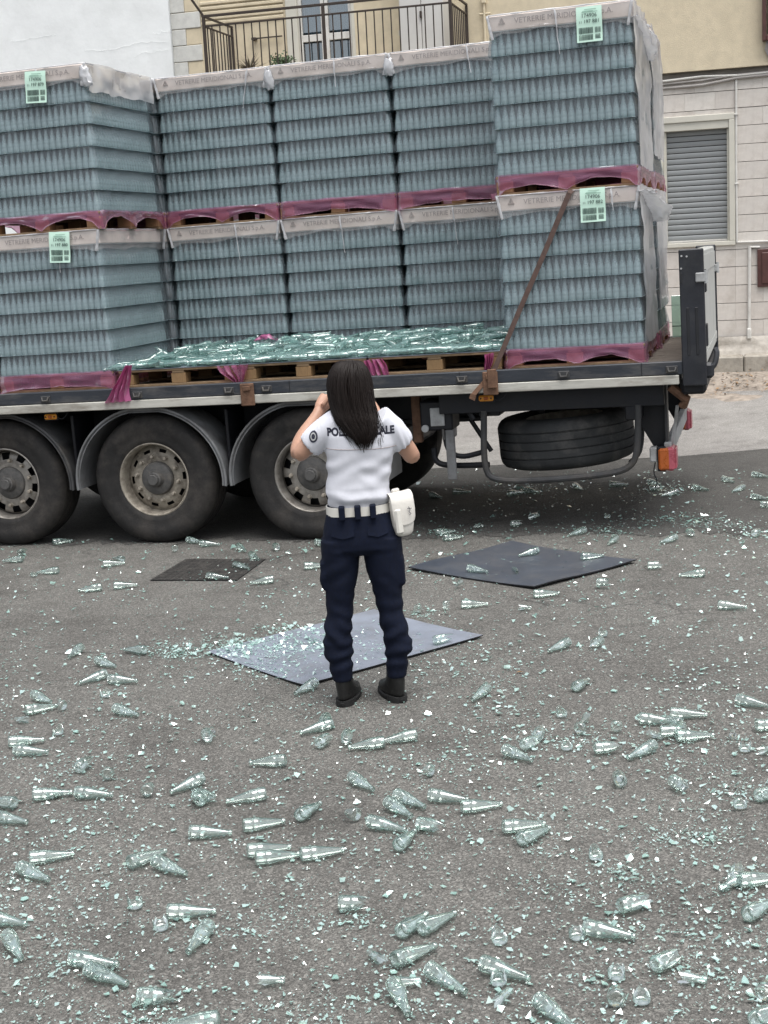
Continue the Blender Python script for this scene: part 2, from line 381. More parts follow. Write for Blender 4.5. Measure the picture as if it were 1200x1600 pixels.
for k in range(5):
    r = []
    for X in np.concatenate([np.arange(-30, -4, 1.), np.arange(-4, 8, .012), np.arange(8, 30, 1.)]):
        n0 = .05+.18*mnoise.noise((X*.8, 1, 0))+.20*mnoise.noise((X*3, 2, 0))+.16*mnoise.noise((X*9, 3, 0))+.10*mnoise.noise((X*31, 3, 0)); r.append(tw(X, n0+(np.interp(X, _ex, _ey)-n0)*k/4, .004))
    rows.append(r)
mb.loft(rows, cap=False, closed=False)
tag(mb.build('road_patch', 'asphalt_new', None, 180), kind='structure')
mb = MB()     # dusty strip at the foot of the house
rows = [[tw(X, Y, tz(Y)+.012+.012*math.sin(X*5+Y*9)) for X in np.arange(-2, 12, .25)] for Y in np.arange(6.75, 7.85, .12)]
rows[0] = [tw(X, 6.75+.12*math.sin(X*2.3)+.06*math.sin(X*7), tz(6.75)-.004) for X in np.arange(-2, 12, .25)]
mb.loft(rows, cap=False, closed=False)
tag(mb.build('dirt_verge', 'dust', None, 180), kind='structure')
V, Fc = [], []
for i in range(520):
    X = random.uniform(3.2, 6.5); Y = random.choice((random.uniform(6.9, 7.75), random.gauss(7.35, .12))); c = tw(X, min(Y, 7.78), tz(Y)+.03+random.random()*.02); a = random.random()*6.28; r = random.uniform(.012, .035)
    d = np.array([math.cos(a), math.sin(a), random.uniform(-.4, .6)])*r; p = np.array([-math.sin(a), math.cos(a), random.uniform(-.3, .3)])*r*.45
    k = len(V); V += [c-d, c+p, c+d, c-p]; Fc.append((k, k+1, k+2, k+3))
tag(obj('fallen_leaves', fromnp('fallen_leaves', V, Fc, 'leaf', None)), 'dry brown leaves and litter along the foot of the house', 'leaves', kind='stuff')

# ------------------------------------------------------------------ buildings behind (frame: X along the street, Z up, Y away)
BT = .02; FY = 8.0
BX = EX*math.cos(BT)+np.array([0, 0, -math.sin(BT)]); BZ = np.cross(BX, EY); BO = TO+EY*FY
BMW = Matrix(((BX[0], EY[0], BZ[0], BO[0]), (BX[1], EY[1], BZ[1], BO[1]), (BX[2], EY[2], BZ[2], BO[2]), (0, 0, 0, 1)))
def bthing(name, label, cat):
    o = empty(name, label, cat); o.matrix_world = BMW; return o
house = bthing('apartment_house', 'cream upper storey with balcony door above a pale stone clad ground floor', 'house')
mb = MB()
mb.box((-2.86, 0, 4.15), (-1.27, .4, 9)); mb.box((-.36, 0, 4.15), (9, .4, 9)); mb.box((-1.27, 0, 6.7), (-.36, .4, 9)); mb.box((-1.27, 0, 4.15), (-.36, .4, 4.42))
mb.build('upper_wall', 'cream_wall', house)
mb = MB().box((-2.86, .11, -1), (3.40, .5, 4.149)).box((4.33, .11, -1), (9, .5, 4.149)).box((3.40, .11, -1), (4.33, .5, 2.10)).box((3.40, .11, 3.56), (4.33, .5, 4.149)).box((3.40, .35, 2.1), (4.33, .5, 3.56))
mb.build('lower_wall', 'mortar', house)
# stone slabs, each its own piece
slab_me = {}
edges_z = [.93, 1.135, 1.345, 1.565, 1.79, 2.00, 2.205, 2.413, 2.627, 2.835, 3.045, 3.256, 3.474, 3.685, 3.895, 4.07]
def slab(x0, x1, z0, z1, k):
    g = .0035; v = .0004; key = (round(x1-x0, 3), round(z1-z0, 3), k)
    if key not in slab_me:
        slab_me[key] = MB().box((v, 0, g), (x1-x0-v, .05, z1-z0-g), .002).mesh('slab', 'slab_%d' % k)
    obj('stone_slab', slab_me[key], house, Matrix.Translation((x0, .062+random.uniform(-.0025, .0025), z0)))
for r in range(len(edges_z)-1):
    z0, z1 = edges_z[r], edges_z[r+1]
    xs = [2.55, 3.10, 3.40, 3.86, 4.33, 4.66, 5.05, 5.48, 5.95, 6.4] if r % 2 == 0 else [2.55, 2.95, 3.40, 3.74, 4.10, 4.33, 4.86, 5.28, 5.72, 6.2]
    for a, b in zip(xs[:-1], xs[1:]):
        if 3.39 < a < 4.33 and z1 > 2.06 and z0 < 3.6: 
            if z0 < 2.05: slab(a, b, z0, 2.06, random.randrange(4))
            elif z1 > 3.62: slab(a, b, 3.62, z1, random.randrange(4))
            continue
        slab(a, b, z0, z1, random.randrange(4))
# plaster band and step at the foot
mb = MB()
rows = []
for k, z in enumerate(np.linspace(.68, .935, 9)):
    rows.append([(x, .055-.03*(mnoise.noise((x*2.2, z*22, 1))*.5+.5)-.03*(1-k/8), z) for x in np.arange(1.5, 8, .05)])
mb.loft(rows, cap=False, closed=False); mb.build('base_plaster', 'plaster_base', house, 60)
for i, (a, b) in enumerate(((1.5, 2.7), (2.71, 3.66), (3.67, 4.42), (4.43, 5.5), (5.51, 6.6))):
    MB().box((a, -.26, .2), (b, .12, .715+random.uniform(-.006, .006)), .018).build('base_step', 'concrete', house)
# roller shutter window
win = MB().box((3.40, .03, 3.555), (4.33, .09, 3.63), .006).box((3.40, .03, 2.055), (4.33, .10, 2.11), .006).box((3.40, .03, 2.11), (3.47, .09, 3.555), .006).box((4.26, .03, 2.11), (4.33, .09, 3.555), .006).build('window_frame', 'frame_beige', house)
MB().box((3.47, .05, 3.46), (4.26, .2, 3.555), .004).box((3.47, .09, 2.11), (3.51, .2, 3.46), .003).box((4.235, .09, 2.11), (4.26, .2, 3.46), .003).build('shutter_guide', 'frame_beige', win)
sl_me = MB().loft([[(3.511, y, z), (4.234, y, z)] for y, z in ((.175, .003), (.156, .0035), (.1535, .008), (.1525, .034), (.1535, .058), (.156, .0615), (.175, .062))], cap=False, closed=False).mesh('slat', 'shutter', 60)
for i in range(20):
    obj('slat', sl_me, win, Matrix.Translation((0, 0, 2.135+i*.0665)))
MB().box((3.511, .175, 2.115), (4.234, .195, 3.47)).build('slat_backing', 'pad_edge', win)
MB().box((3.511, .14, 2.112), (4.234, .18, 2.136), .004).build('bottom_bar', 'pvc_white', win)
# pipes, cables
MB().tube([(4.352, .045, 4.06), (4.345, .04, 3.0), (4.35, .04, 2.085)], .014).tube([(4.352, .04, 2.085), (6.5, .04, 2.06)], .014).build('downpipe', 'pvc_white', house)
for z in (3.6, 2.78): MB().box((4.325, .02, z), (4.372, .07, z+.018), .003).build('pipe_clip', 'pvc_white', house)
MB().tube([(4.50, .04, 2.03), (4.488, .04, .93)], .02).tube([(4.50, .04, 2.02), (4.62, .04, 2.015)], .015).box((4.462, .01, .90), (4.515, .075, 1.03), .01).build('waste_pipe', 'pvc_white', house)
for k, (z0, z1, r) in enumerate(((4.055, 4.06, .014), (4.02, 4.065, .012), (3.975, 4.03, .016))):
    MB().tube([(1.5, .03+.01*k, z0-.03), (3.4, .03+.01*k, z0), (3.95, .03, z0+.025-.01*k), (4.36, .03, z1), (4.8, .03, z1+.01), (7, .03, z1-.02)], r).build('cable', 'cable_grey' if k else 'pvc_white', house)
# hatch on the right, window box above
hb = MB().box((4.59, .02, 1.53), (5.2, .1, 1.99), .006).build('wooden_hatch', 'wood_brown', house)
MB().box((4.64, .005, 1.57), (5.15, .03, 1.95), .01).build('hatch_panel', 'wood_brown', hb)
hb = MB().box((4.655, -.12, 4.42), (4.70, 0, 5.6), .006).box((4.70, -.12, 4.42), (6.0, -.02, 4.48), .006).box((4.72, -.09, 4.48), (6.0, -.04, 5.6), .004).build('brown_shutter', 'wood_brown', house)
MB().tube([(4.72, -.02, 4.42), (4.70, -.03, 4.32), (4.76, -.02, 4.2)], .018).build('shutter_pipe', 'cable_grey', house)
# door behind the balcony
dr = MB().box((-1.27, -.03, 4.42), (-1.12, .12, 6.7), .006).box((-.405, -.01, 4.42), (-.36, .12, 6.7), .006).build('door_frame', 'frame_beige', house)
for x0, x1 in ((-1.12, -.775), (-.765, -.405)):
    lf = MB()
    lf.box((x0, .03, 4.44), (x0+.045, .09, 6.7), .004).box((x1-.045, .03, 4.44), (x1, .09, 6.7), .004).box((x0+.045, .032, 4.90), (x1-.045, .088, 4.985), .004).box((x0+.045, .032, 4.44), (x1-.045, .088, 4.52), .004)
    lf = lf.build('door_leaf', 'pvc_white', dr)
    for z0, z1 in ((4.52, 4.90), (4.985, 6.7)):
        MB().box((x0+.045, .055, z0), (x1-.045, .06, z1)).build('pane', 'window_glass', dr)
    c = MB().loft([[(x0+.05+(x1-x0-.1)*k/40, .13+.018*math.sin(k*1.35+x0*7), z) for k in range(41)] for z in (4.45, 6.7)], cap=False, closed=False).build('curtain', 'curtain', dr, 180)
MB().box((-1.27, .3, 4.42), (-.36, .34, 6.7)).build('door_dark_panel', 'pad_edge', dr)  # black panel; darkness of the unlit room put into its colour
# quoins
for k in range(14):
    z0 = 4.16+.2075*k; long = k % 2 == 1
    MB().box((-2.86, -.022, z0+.004), (-2.45 if long else -2.665, .02, z0+.2035), .006).build('quoin_stone', 'quoin_stone', house)
    if not long: MB().box((-2.66, -.012, z0+.006), (-2.455, .01, z0+.2015), .004).build('quoin_plaster', 'cream_wall', house)
# balcony
bal = MB().box((-2.08, -1.06, 4.24), (1.14, 0, 4.38), .012).build('balcony_slab', 'concrete', house)
rl = MB()
for x in (-2.02, -.475, 1.095): rl.box((x-.018, -1.018, 4.38), (x+.018, -.982, 5.17), .003)
rl.box((-2.04, -1.02, 5.15), (1.115, -.98, 5.178), .003).box((-2.0, -1.014, 5.035), (1.08, -.986, 5.056), .003).box((-2.0, -1.01, 4.46), (1.08, -.99, 4.48), .003)
for x in (-2.02, 1.095): rl.box((x-.014, -.98, 5.152), (x+.014, 0, 5.176), .003).box((x-.011, -.98, 5.036), (x+.011, 0, 5.055), .003).box((x-.01, -.98, 4.462), (x+.01, 0, 4.478), .002).box((x-.014, -.03, 4.38), (x+.014, -.002, 5.15), .002)
rail = rl.build('balcony_railing', 'iron', house)
bar = MB().box((-.0065, -.0065, 4.38), (.0065, .0065, 5.037)).mesh('bar', 'iron')
for k in range(1, 30):
    x = -2.02+k*(3.115/30)
    if abs(x+.475) > .03: obj('bar', bar, rail, Matrix.Translation((x, -1.0, 0)))
for x in (-2.02, 1.095):
    for k in range(1, 9): obj('bar', bar, rail, Matrix.Translation((x, -1.0+k*.11, 0)))
MB().tube([(-2.02, -1.0, 5.17), (-2.2, -1.15, 5.5), (-2.3, -1.3, 5.9)], .016).build('line_bracket', 'iron', house)
MB().box((-1.72, -.05, 4.985), (-1.33, -.03, 5.0)).box((-1.74, -.08, 4.97), (-1.68, 0, 5.005), .006).build('wall_hook_bar', 'iron', house)
for k in range(5): MB().box((-2.44, -.02-.002*k, 5.22+k*.062), (-1.30, .002, 5.262+k*.062), .008).build('awning_slat', 'cream_wall', house)
cb = MB().box((.35, -.5, 4.38), (.62, -.02, 6.4), .01).box((.626, -.5, 4.38), (.90, -.02, 6.4), .01).build('balcony_cabinet', 'cabinet_white', house)
MB().box((.61, -.525, 4.98), (.635, -.498, 5.06), .004).build('cabinet_handle', 'iron', cb)
MB().box((.22, -.05, 4.86), (.31, 0, 4.93), .006).build('wall_socket', 'frame_beige', house)
MB().tube([(1.32, -.03, 4.2), (1.32, -.03, 5.02), (1.32, -.03, 6)], .016).tube([(1.26, -.03, 5.03), (1.4, -.03, 5.03)], .012).box((1.29, -.06, 5.15), (1.35, 0, 5.3), .01).build('rain_pipe', 'cream_wall', house)
# neighbouring white house
nb = bthing('white_house', 'blank white plastered house wall left of the balcony, with hairline cracks', 'house')
mb = MB().loft([[(x, -.06+.008*mnoise.noise((x*.8, z*.8, 3)), z) for x in np.linspace(-14, -2.862, 60)] for z in np.linspace(-1, 9, 40)], cap=False, closed=False)
mb.box((-14, -.03, -1), (-2.862, .45, 9)); mb.build('wall', 'white_wall', nb, 60)
for seed, (x, z, L) in enumerate(((-4.1, 5.05, 1.2), (-3.4, 4.9, .5), (-5.2, 5.25, .7), (-3.1, 5.2, .25), (-5.0, 4.75, .4))):
    random.seed(seed+50); p = []; zz = z
    for k in range(26):
        zz += random.gauss(0, .008); p.append((x+L*k/25, -.066-.002*math.sin(k), zz))
    MB().tube([(a_, b_+.0005, c_) for a_, b_, c_ in p], .0012, 4).build('crack', 'white_wall', nb)
random.seed(11)
# balcony plants
for nm, px_, mtl, n, lab, ax in (('spiky_plant', -1.62, 'plant_dry', 60, 'spiky dry potted plant on the balcony floor at its left end', 'agave'), ('bushy_plant', -1.18, 'plant_green', 260, 'small bushy green potted plant on the balcony left of the door', 'bush')):
    pl = empty(nm, lab, 'plant'); pl.matrix_world = BMW @ Matrix.Translation((px_, -.55, 4.38))
    MB().lathe([(0, 0), (.07, 0), (.09, .14), (.1, .15), (.1, .165), (.085, .16), (0, .15)], 18).build('pot', 'terracotta', pl)
    mb = MB()
    for k in range(n):
        a = random.random()*6.28
        if ax == 'agave':
            L = random.uniform(.12, .28); el = random.uniform(.1, 1.2); d = Vector((math.cos(a)*math.cos(el), math.sin(a)*math.cos(el), math.sin(el))); b0 = Vector((0, 0, .16)); s_ = d.cross(Vector((0, 0, 1))).normalized()*.008
            mb.add([b0-s_, b0+s_, b0+d*L*.6+s_*.8+Vector((0, 0, .0)), b0+d*L+Vector((0, 0, -.04*L)), b0+d*L*.6-s_*.8], [(0, 1, 2, 3, 4)])
        else:
            d = Vector((random.gauss(0, 1), random.gauss(0, 1), random.gauss(0, .8))).normalized()*random.uniform(.03, .16); c = Vector((0, 0, .24))+Vector((d.x*1.1, d.y*1.1, d.z*.75)); u = Vector((random.gauss(0, 1), random.gauss(0, 1), random.gauss(0, 1))).normalized()*.022; w_ = u.orthogonal().normalized()*.014
            mb.add([c-u, c+w_, c+u, c-w_], [(0, 1, 2, 3)])
    mb.build('leaves', mtl, pl, None)['kind'] = 'stuff'

# ------------------------------------------------------------------ trailer (frame: X towards its rear, Y away from the camera, Z up; X=0 at the middle axle)
TMW = Matrix.Translation(Vector(TO)) @ Matrix.Rotation(-YAW, 4, 'Z')
def tthing(name, label, cat, X=0., Y=0., Z=0., group=None):
    o = empty(name, label, cat, group=group); o.matrix_world = TMW @ Matrix.Translation((X, Y, Z)); return o
tr = tthing('flatbed_trailer', 'dark blue three axle flatbed trailer loaded with wrapped pallets of bottles', 'trailer')
XF, XR = -4.6, 4.15
for y0, nm in ((-.10, 'side_rail'), (2.50, 'side_rail')):
    r = MB().box((XF, y0, 1.168), (XR, y0+.06, 1.262), .006).build(nm, 'rail_blue', tr)
    MB().box((XF, y0-.008, 1.10), (XR-.03, y0+.05, 1.166), .005).build('white_band', 'rail_white', r)
    if y0 < 0:
        for px_, py_ in ((72, 627), (215, 620), (358, 613), (417, 612), (722, 598), (881, 590), (1050, 582)):
            X = tpl(px_, py_, -.1)[0]
            MB().box((X-.042, y0-.010, 1.182), (X+.042, y0+.01, 1.232), .004).build('lashing_plate', 'fender_black', r)
            MB().tube([(X-.028, y0-.012, 1.222), (X-.02, y0-.022, 1.196), (X+.02, y0-.022, 1.196), (X+.028, y0-.012, 1.222)], .0065, 6).build('lashing_hook', 'hub_grey', r)
        for px_ in (388, 768, -120):
            X = tpl(px_, 615, -.1)[0]
            MB().box((X-.055, y0-.03, 1.085), (X+.055, y0-.011, 1.255), .006).box((X-.03, y0-.042, 1.20), (X+.03, y0-.031, 1.235), .004).build('stake_pocket', 'rust', r)
        for X in np.arange(XF+.6, XR, 1.31): MB().box((X, y0-.002, 1.17), (X+.006, y0+.003, 1.26)).build('rail_seam', 'pad_edge', r)
for k in range(12):
    MB().box((XF, -.036+k*.2115, 1.215), (XR, -.036+k*.2115+.2075, 1.252+random.uniform(-.001, .001)), .004).build('deck_plank', 'deck_wood', tr)
for y in (.62, 1.78):
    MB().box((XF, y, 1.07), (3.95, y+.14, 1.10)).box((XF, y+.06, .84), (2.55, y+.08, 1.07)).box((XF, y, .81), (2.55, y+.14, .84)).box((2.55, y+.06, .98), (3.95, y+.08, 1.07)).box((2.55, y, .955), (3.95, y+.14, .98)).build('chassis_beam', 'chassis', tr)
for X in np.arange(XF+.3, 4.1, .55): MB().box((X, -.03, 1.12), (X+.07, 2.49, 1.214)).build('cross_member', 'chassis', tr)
MB().box((2.35, .05, .94), (4.0, .11, 1.11), .004).build('rear_side_beam', 'chassis', tr)
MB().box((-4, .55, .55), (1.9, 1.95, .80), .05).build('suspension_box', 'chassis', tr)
# wheels
tyre_prof = [(.285, .15), (.30, .172), (.335, .182), (.36, .178), (.385, .190), (.43, .193), (.465, .186), (.49, .172), (.508, .150), (.514, .135)]
for a in (.10, .035, -.03, -.095):
    tyre_prof += [(.52, a+.022), (.52, a+.006), (.508, a+.004), (.508, a-.004), (.52, a-.006)]
tyre_prof += [(.514, -.135), (.508, -.15), (.49, -.172), (.43, -.193), (.36, -.178), (.30, -.172), (.285, -.15)]
tyre_me = MB().lathe(tyre_prof, 72).mesh('tyre', 'tyre', 40)
spare_me = MB().lathe(tyre_prof, 72).mesh('spare_tyre', 'spare_rubber', 40)
def rim_mesh(kind):
    mb = MB(); n = 120
    mb.lathe([(.288, .148), (.297, .156), (.297, .166), (.288, .170), (.278, .160), (.272, .10), (.268, .04)], n)
    if kind == 'alu':
        prof = [(.268, .04), (.262, .06), (.252, .075), (.225, .088), (.195, .095), (.165, .10), (.135, .10)]; hole = lambda i, j: i in (2, 3) and (j % 12) in (2, 3, 4, 5, 6, 7, 8)[:6]
    else:
        prof = [(.268, .04), (.250, .055), (.235, .066), (.210, .076), (.185, .085), (.160, .085), (.135, .08)]; hole = lambda i, j: i == 2 and (j % 12) in (3, 4, 5, 6, 7)
    mb.lathe(prof, n, skip=hole)
    return mb.mesh('rim', 'rim_alu' if kind == 'alu' else 'rim_steel', 40)
rim_s, rim_a = rim_mesh('steel'), rim_mesh('alu')
hub_me = MB().lathe([(.135, .08), (.132, .105), (.125, .115), (.095, .125), (.070, .130), (.062, .150), (.058, .172), (.05, .178), (.03, .178), (.0, .176)], 40).mesh('hub', 'hub_grey', 30)
cap_me = MB().lathe([(.046, .176), (.046, .195), (.040, .200), (.0, .200)], 8).mesh('hub_cap', 'hub_grey', 30)
nut_me = MB().lathe([(.021, 0), (.021, .008), (.015, .012), (.015, .034), (.010, .040), (0, .040)], 6).mesh('wheel_nut', 'rim_steel', 25)
back_me = MB().lathe([(.268, -.02), (.0, -.02)], 40).mesh('brake_drum', 'chassis')
def wheel(X, side, kind, rot):
    c = Matrix.Translation((X, .205 if side == 0 else 2.255, .515)) @ Matrix.Rotation(math.pi/2 if side == 0 else -math.pi/2, 4, 'X')
    c = c @ Matrix.Rotation(rot, 4, 'Z')
    t_ = obj('wheel', None, tr, c); obj('tyre', tyre_me, t_)
    r = obj('rim', rim_a if kind == 'alu' else rim_s, t_); obj('brake_drum', back_me, t_)
    obj('hub', hub_me, t_); obj('hub_cap', cap_me, t_)
    zz = .09 if kind == 'alu' else .083; rr = .185 if kind == 'alu' else .178
    for k in range(10):
        a = 2*math.pi*(k+.1)/10; obj('wheel_nut', nut_me, t_, Matrix.Translation((rr*math.cos(a), rr*math.sin(a), zz)))
for X, kind, ro_ in ((-2.62, 'steel', .5), (-1.31, 'alu', .15), (0, 'steel', .4), (1.31, 'alu', .0)):
    if X < -2: continue
    wheel(X, 0, kind, ro_); wheel(X, 1, 'steel', ro_+.3)
    MB().tube([(X, .4, .515), (X, 2.06, .515)], .07, 10).build('axle', 'chassis', tr)
    for s_, y0, y1 in ((0, -.03, .40), (1, 2.06, 2.49)):
        arc = []
        for k in range(33):
            a = math.pi*(-.03+1.06*k/32); x = X-.635*math.cos(a)*(1.0); z = .515+.585*math.sin(a)
            arc.append((x, min(z, 1.085), a))
        rows = [[(x, y, z) for (x, z, a) in arc] for y in (y0, y0+.012, y1)]
        rows[0] = [(X+(x-X)*.955, y0-.004, .515+(z-.515)*.955) for x, z, a in arc]
        mb = MB().loft(rows, cap=False, closed=False)
        rows2 = [[(X+(x-X)*.985, y, .515+(z-.515)*.985) for x, z, a in arc] for y in (y0, y1)]
        mb.loft(rows2[::-1], cap=False, closed=False)
        mb.tube([(x, y0, z) for x, z, a in arc], .012, 6)
        fd = mb.build('mudguard', 'fender_black' if X < -1 else 'fender_grey', tr, 60)
        MB().tube([(X-.62, y0+.2, .80), (X-.80, .62, .86)], .022, 8).build('mudguard_stay', 'chassis', fd)
# dark flaps between the wheels
for X in (-.66, .66): MB().box((X-.02, .05, .50), (X+.005, .42, 1.05), .004).build('splash_flap', 'chassis', tr)
# spare wheel in its cradle
sp = obj('spare_tyre', spare_me, tr, Matrix.Translation((3.21, .62, .665)) @ Matrix.Rotation(math.radians(-3), 4, 'Y'))
obj('rim', rim_s, sp)
def tp(px_, py_, Y): X, Z = tpl(px_, py_, Y); return (X, Y, Z)
def smoothpath(pts, it=2):
    pts = [Vector(p) for p in pts]
    for _ in range(it):
        q = [pts[0]]
        for a, b in zip(pts[:-1], pts[1:]): q += [a*.75+b*.25, a*.25+b*.75]
        pts = q+[pts[-1]]
    return pts
MB().tube(smoothpath([tp(756, 642, .06), tp(756, 735, .06), tp(775, 752, .06), tp(860, 750, .06), tp(960, 740, .06), tp(988, 728, .06), tp(996, 705, .06), tp(997, 632, .06)]), .024, 10).build('cradle_pipe', 'fender_black', tr)
MB().tube(smoothpath([tp(1003, 640, .3), tp(1003, 705, .3), tp(985, 722, .4)]), .018, 8).build('cradle_pipe', 'fender_black', tr)
MB().tube(smoothpath([tp(678, 700, .2), tp(680, 722, .2), tp(700, 728, .2), tp(765, 726, .2)]), .022, 8).build('guard_pipe', 'chassis', tr)
MB().tube(smoothpath([tp(694, 676, .15), tp(700, 706, .15), tp(722, 715, .15), tp(752, 707, .15)]), .02, 8).build('guard_pipe', 'chassis', tr)
MB().tube([tp(735, 655, .3), tp(768, 705, .3)], .018, 8).build('cradle_stay', 'chassis', tr)
MB().box((2.63, .1, .905), (2.80, .5, .95), .01).build('cradle_bracket', 'chassis', tr)
MB().box((3.72, .05, .84), (3.84, .30, .95), .01).build('cradle_bracket', 'chassis', tr)
MB().box((3.02, .55, .86), (3.06, .6, 1.1)).build('spare_hanger', 'chassis', tr)
X0, Z0 = tpl(699, 672, .1); X1, Z1 = tpl(707, 750, .1)
MB().box((X0-.02, .1, Z1), (X0+.05, .125, Z0), .006).build('rubber_flap', 'fender_grey', tr)
# valve box
X0, Z1 = tpl(655, 628, .1); X1, Z0 = tpl(708, 672, .1)
vb = MB().box((X0, .10, Z0), (X1, .36, Z1), .012).build('valve_box', 'chassis', tr)
MB().box((X0+.08, .085, Z0+.035), (X1-.06, .101, Z1-.05), .004).build('data_plate', 'plate_grey', vb)
MB().lathe([(.028, 0), (.028, .02), (.018, .025), (0, .025)], 16, Matrix.Translation((X0+.035, .10, Z0+.02)) @ Matrix.Rotation(math.pi/2, 4, 'X')).build('valve_knob', 'plate_grey', vb)
MB().tube([(X0+.17, .095, Z0+.01), (X0+.172, .095, Z0-.07)], .010, 8).build('valve_lever', 'hub_grey', vb)
MB().box((X0-.09, .2, Z0-.1), (X0-.02, .26, 1.1), .006).build('hanger_bracket', 'rust', tr)
MB().tube([tp(718, 615, .1), tp(740, 655, .1)], .024, 8).build('frame_stay', 'chassis', tr)
for px_, py_ in ((80, 651), (760, 622)):
    X, Z = tpl(px_, py_, -.03)
    ml = MB().box((X-.055, -.05, Z-.022), (X+.055, -.03, Z+.022), .016).build('marker_light', 'amber', tr)
    MB().box((X-.016, -.056, Z-.012), (X+.016, -.049, Z+.012), .004).build('reflector', 'amber_dark', ml)
    for s_ in (-1, 1): MB().lathe([(.006, 0), (.006, .008), (0, .008)], 8, Matrix.Translation((X+s_*.038, -.049, Z)) @ Matrix.Rotation(math.pi/2, 4, 'X')).build('screw', 'chassis', ml)
    MB().box((X-.06, -.031, Z-.03), (X+.06, -.02, 1.12)).build('light_bracket', 'chassis', ml)
    MB().tube(smoothpath([(X+.05, -.03, Z), (X+.09, -.03, Z-.03), (X+.14, -.03, Z+.01), (X+.16, -.02, Z+.06)]), .004, 5).build('light_cable', 'chassis', ml)
# rear: tapered bracket plate, light bar, lamps, tailboard
def prism(mb, poly, y0, y1, mi=0):
    n = len(poly); v = [(x, y0, z) for x, z in poly]+[(x, y1, z) for x, z in poly]
    return mb.add(v, [tuple(range(n)), tuple(range(2*n-1, n-1, -1))]+[(i+n, (i+1) % n+n, (i+1) % n, i) for i in range(n)], mi)
for y in (.22, 2.2):
    prism(MB(), [(3.62, 1.11), (3.66, .93), (3.78, .85), (3.935, .56), (3.99, .54), (3.99, 1.11)], y, y+.012).build('light_bar_bracket', 'chassis', tr)
    MB().box((3.992, y-.06, .56), (4.012, y+.10, 1.1), .004).build('bracket_flange', 'fender_black', tr)
MB().box((3.985, .12, .55), (4.035, 2.38, .66), .006).build('light_bar', 'plate_grey', tr)
MB().tube([(4.03, .20, .62), (4.07, .14, .80), (4.09, .10, .93)], .014, 6, flat=.5).build('light_bar_stay', 'plate_grey', tr)
for y, s_ in ((.06, 1), (2.26, 1)):
    lp = MB().box((4.00, y, .46), (4.06, y+.22, .63), .016).build('tail_lamp', 'lamp_red', tr)
    MB().box((3.945, y-.004, .465), (4.03, y+.16, .625), .014).build('side_lens', 'amber_dark', lp)
    MB().box((3.935, y+.02, .455), (3.998, y+.2, .635), .008).build('lamp_housing', 'chassis', lp)
    MB().box((4.055, y+.03, .47), (4.072, y+.20, .62), .006).build('rear_lens', 'lamp_red', lp)
MB().box((3.88, .10, .52), (3.935, .2, .63), .01).build('lamp_plug', 'plate_grey', tr)
MB().tube(smoothpath([(3.92, .12, .53), (3.90, .11, .44), (3.93, .12, .38), (3.91, .12, .33)]), .005, 5).build('loose_cable', 'chassis', tr)
tb = MB()
tb.box((4.205, -.03, 1.20), (4.30, 2.41, 2.02), .012)
tb = tb.build('tailboard', 'silver', tr)
for y0 in (-.115, 2.42):
    po = MB().box((4.145, y0, 1.085), (4.312, y0+.075, 2.03), .008).build('corner_post', 'post_black', tr)
    for x in (4.185, 4.245):
        MB().box((x, y0-.004, 1.30), (x+.02, y0+.004, 1.63), .003).build('post_slot', 'pad_edge', po)
    MB().box((4.15, y0-.004, 1.80), (4.166, y0+.004, 1.87), .002).build('post_slot', 'pad_edge', po)
    MB().box((4.255, y0-.018, 1.80), (4.33, y0+.01, 1.865), .006).tube([(4.325, y0-.005, 1.79), (4.325, y0-.005, 1.88)], .013, 8).build('post_latch', 'plate_grey', po)
    for x, z in ((4.165, 1.985), (4.20, 1.98), (4.16, 1.90)): MB().lathe([(.007, 0), (.007, .006), (0, .006)], 8, Matrix.Translation((x, y0, z)) @ Matrix.Rotation(math.pi/2, 4, 'X')).build('rivet', 'plate_grey', po)
for z in (1.34, 1.72): MB().box((4.301, .1, z), (4.318, .2, z+.16), .006).build('tailboard_hinge', 'post_black', tb)
MB().box((4.302, -.01, 1.86), (4.306, 2.4, 1.98)).box((4.302, -.01, 1.24), (4.306, 2.4, 1.30)).build('tailboard_rib', 'silver', tb)
MB().box((4.13, -.06, 1.02), (4.30, 2.5, 1.14), .02).build('rear_beam', 'chassis', tr)
MB().tube(smoothpath([(4.28, -.06, 1.19), (4.36, -.05, 1.20), (4.385, -.02, 1.30), (4.37, 0, 1.33)]), .02, 8).box((4.275, -.09, 1.13), (4.36, .0, 1.24), .02).build('rear_buffer', 'post_black', tr)
MB().tube([(4.05, .0, 1.08), (4.16, .02, .98), (4.13, .05, .93)], .035, 7).build('rear_bracket', 'rust', tr)

# ------------------------------------------------------------------ bottles
PROF = [(.0, .004), (.016, .003), (.021, .0), (.0245, .0015), (.026, .006), (.026, .036), (.0252, .038), (.0252, .041), (.026, .043), (.026, .056), (.0242, .062), (.0178, .098), (.0122, .132), (.0098, .147), (.0094, .150), (.0114, .1515), (.0114, .1600), (.0100, .1630), (.0082, .1625), (.0078, .150)]
BH = .163
def bottle_np(n=12, prof=PROF, thick=False):
    mb = MB(); p = list(prof)
    if thick: p = p+[(.0112, .135), (.0155, .106), (.0215, .068), (.0232, .058), (.0232, .012), (.020, .008), (0, .009)]
    mb.lathe(p, n); return np.array(mb.v), mb.f
bottle_hi = fromnp('bottle', *bottle_np(20), 'glass_bottle', 60)
bottle_heap = fromnp('bottle_heap', *bottle_np(14), 'glass_heap', 60)
SP = [(.0, .003), (.024, .0), (.026, .006), (.026, .036), (.0250, .039), (.026, .043), (.026, .056), (.0242, .062), (.0122, .132), (.0095, .150), (.0114, .152), (.0114, .162)]
bottle_stack = fromnp('bottle_stack', *bottle_np(12, SP), 'glass_stack', 60)
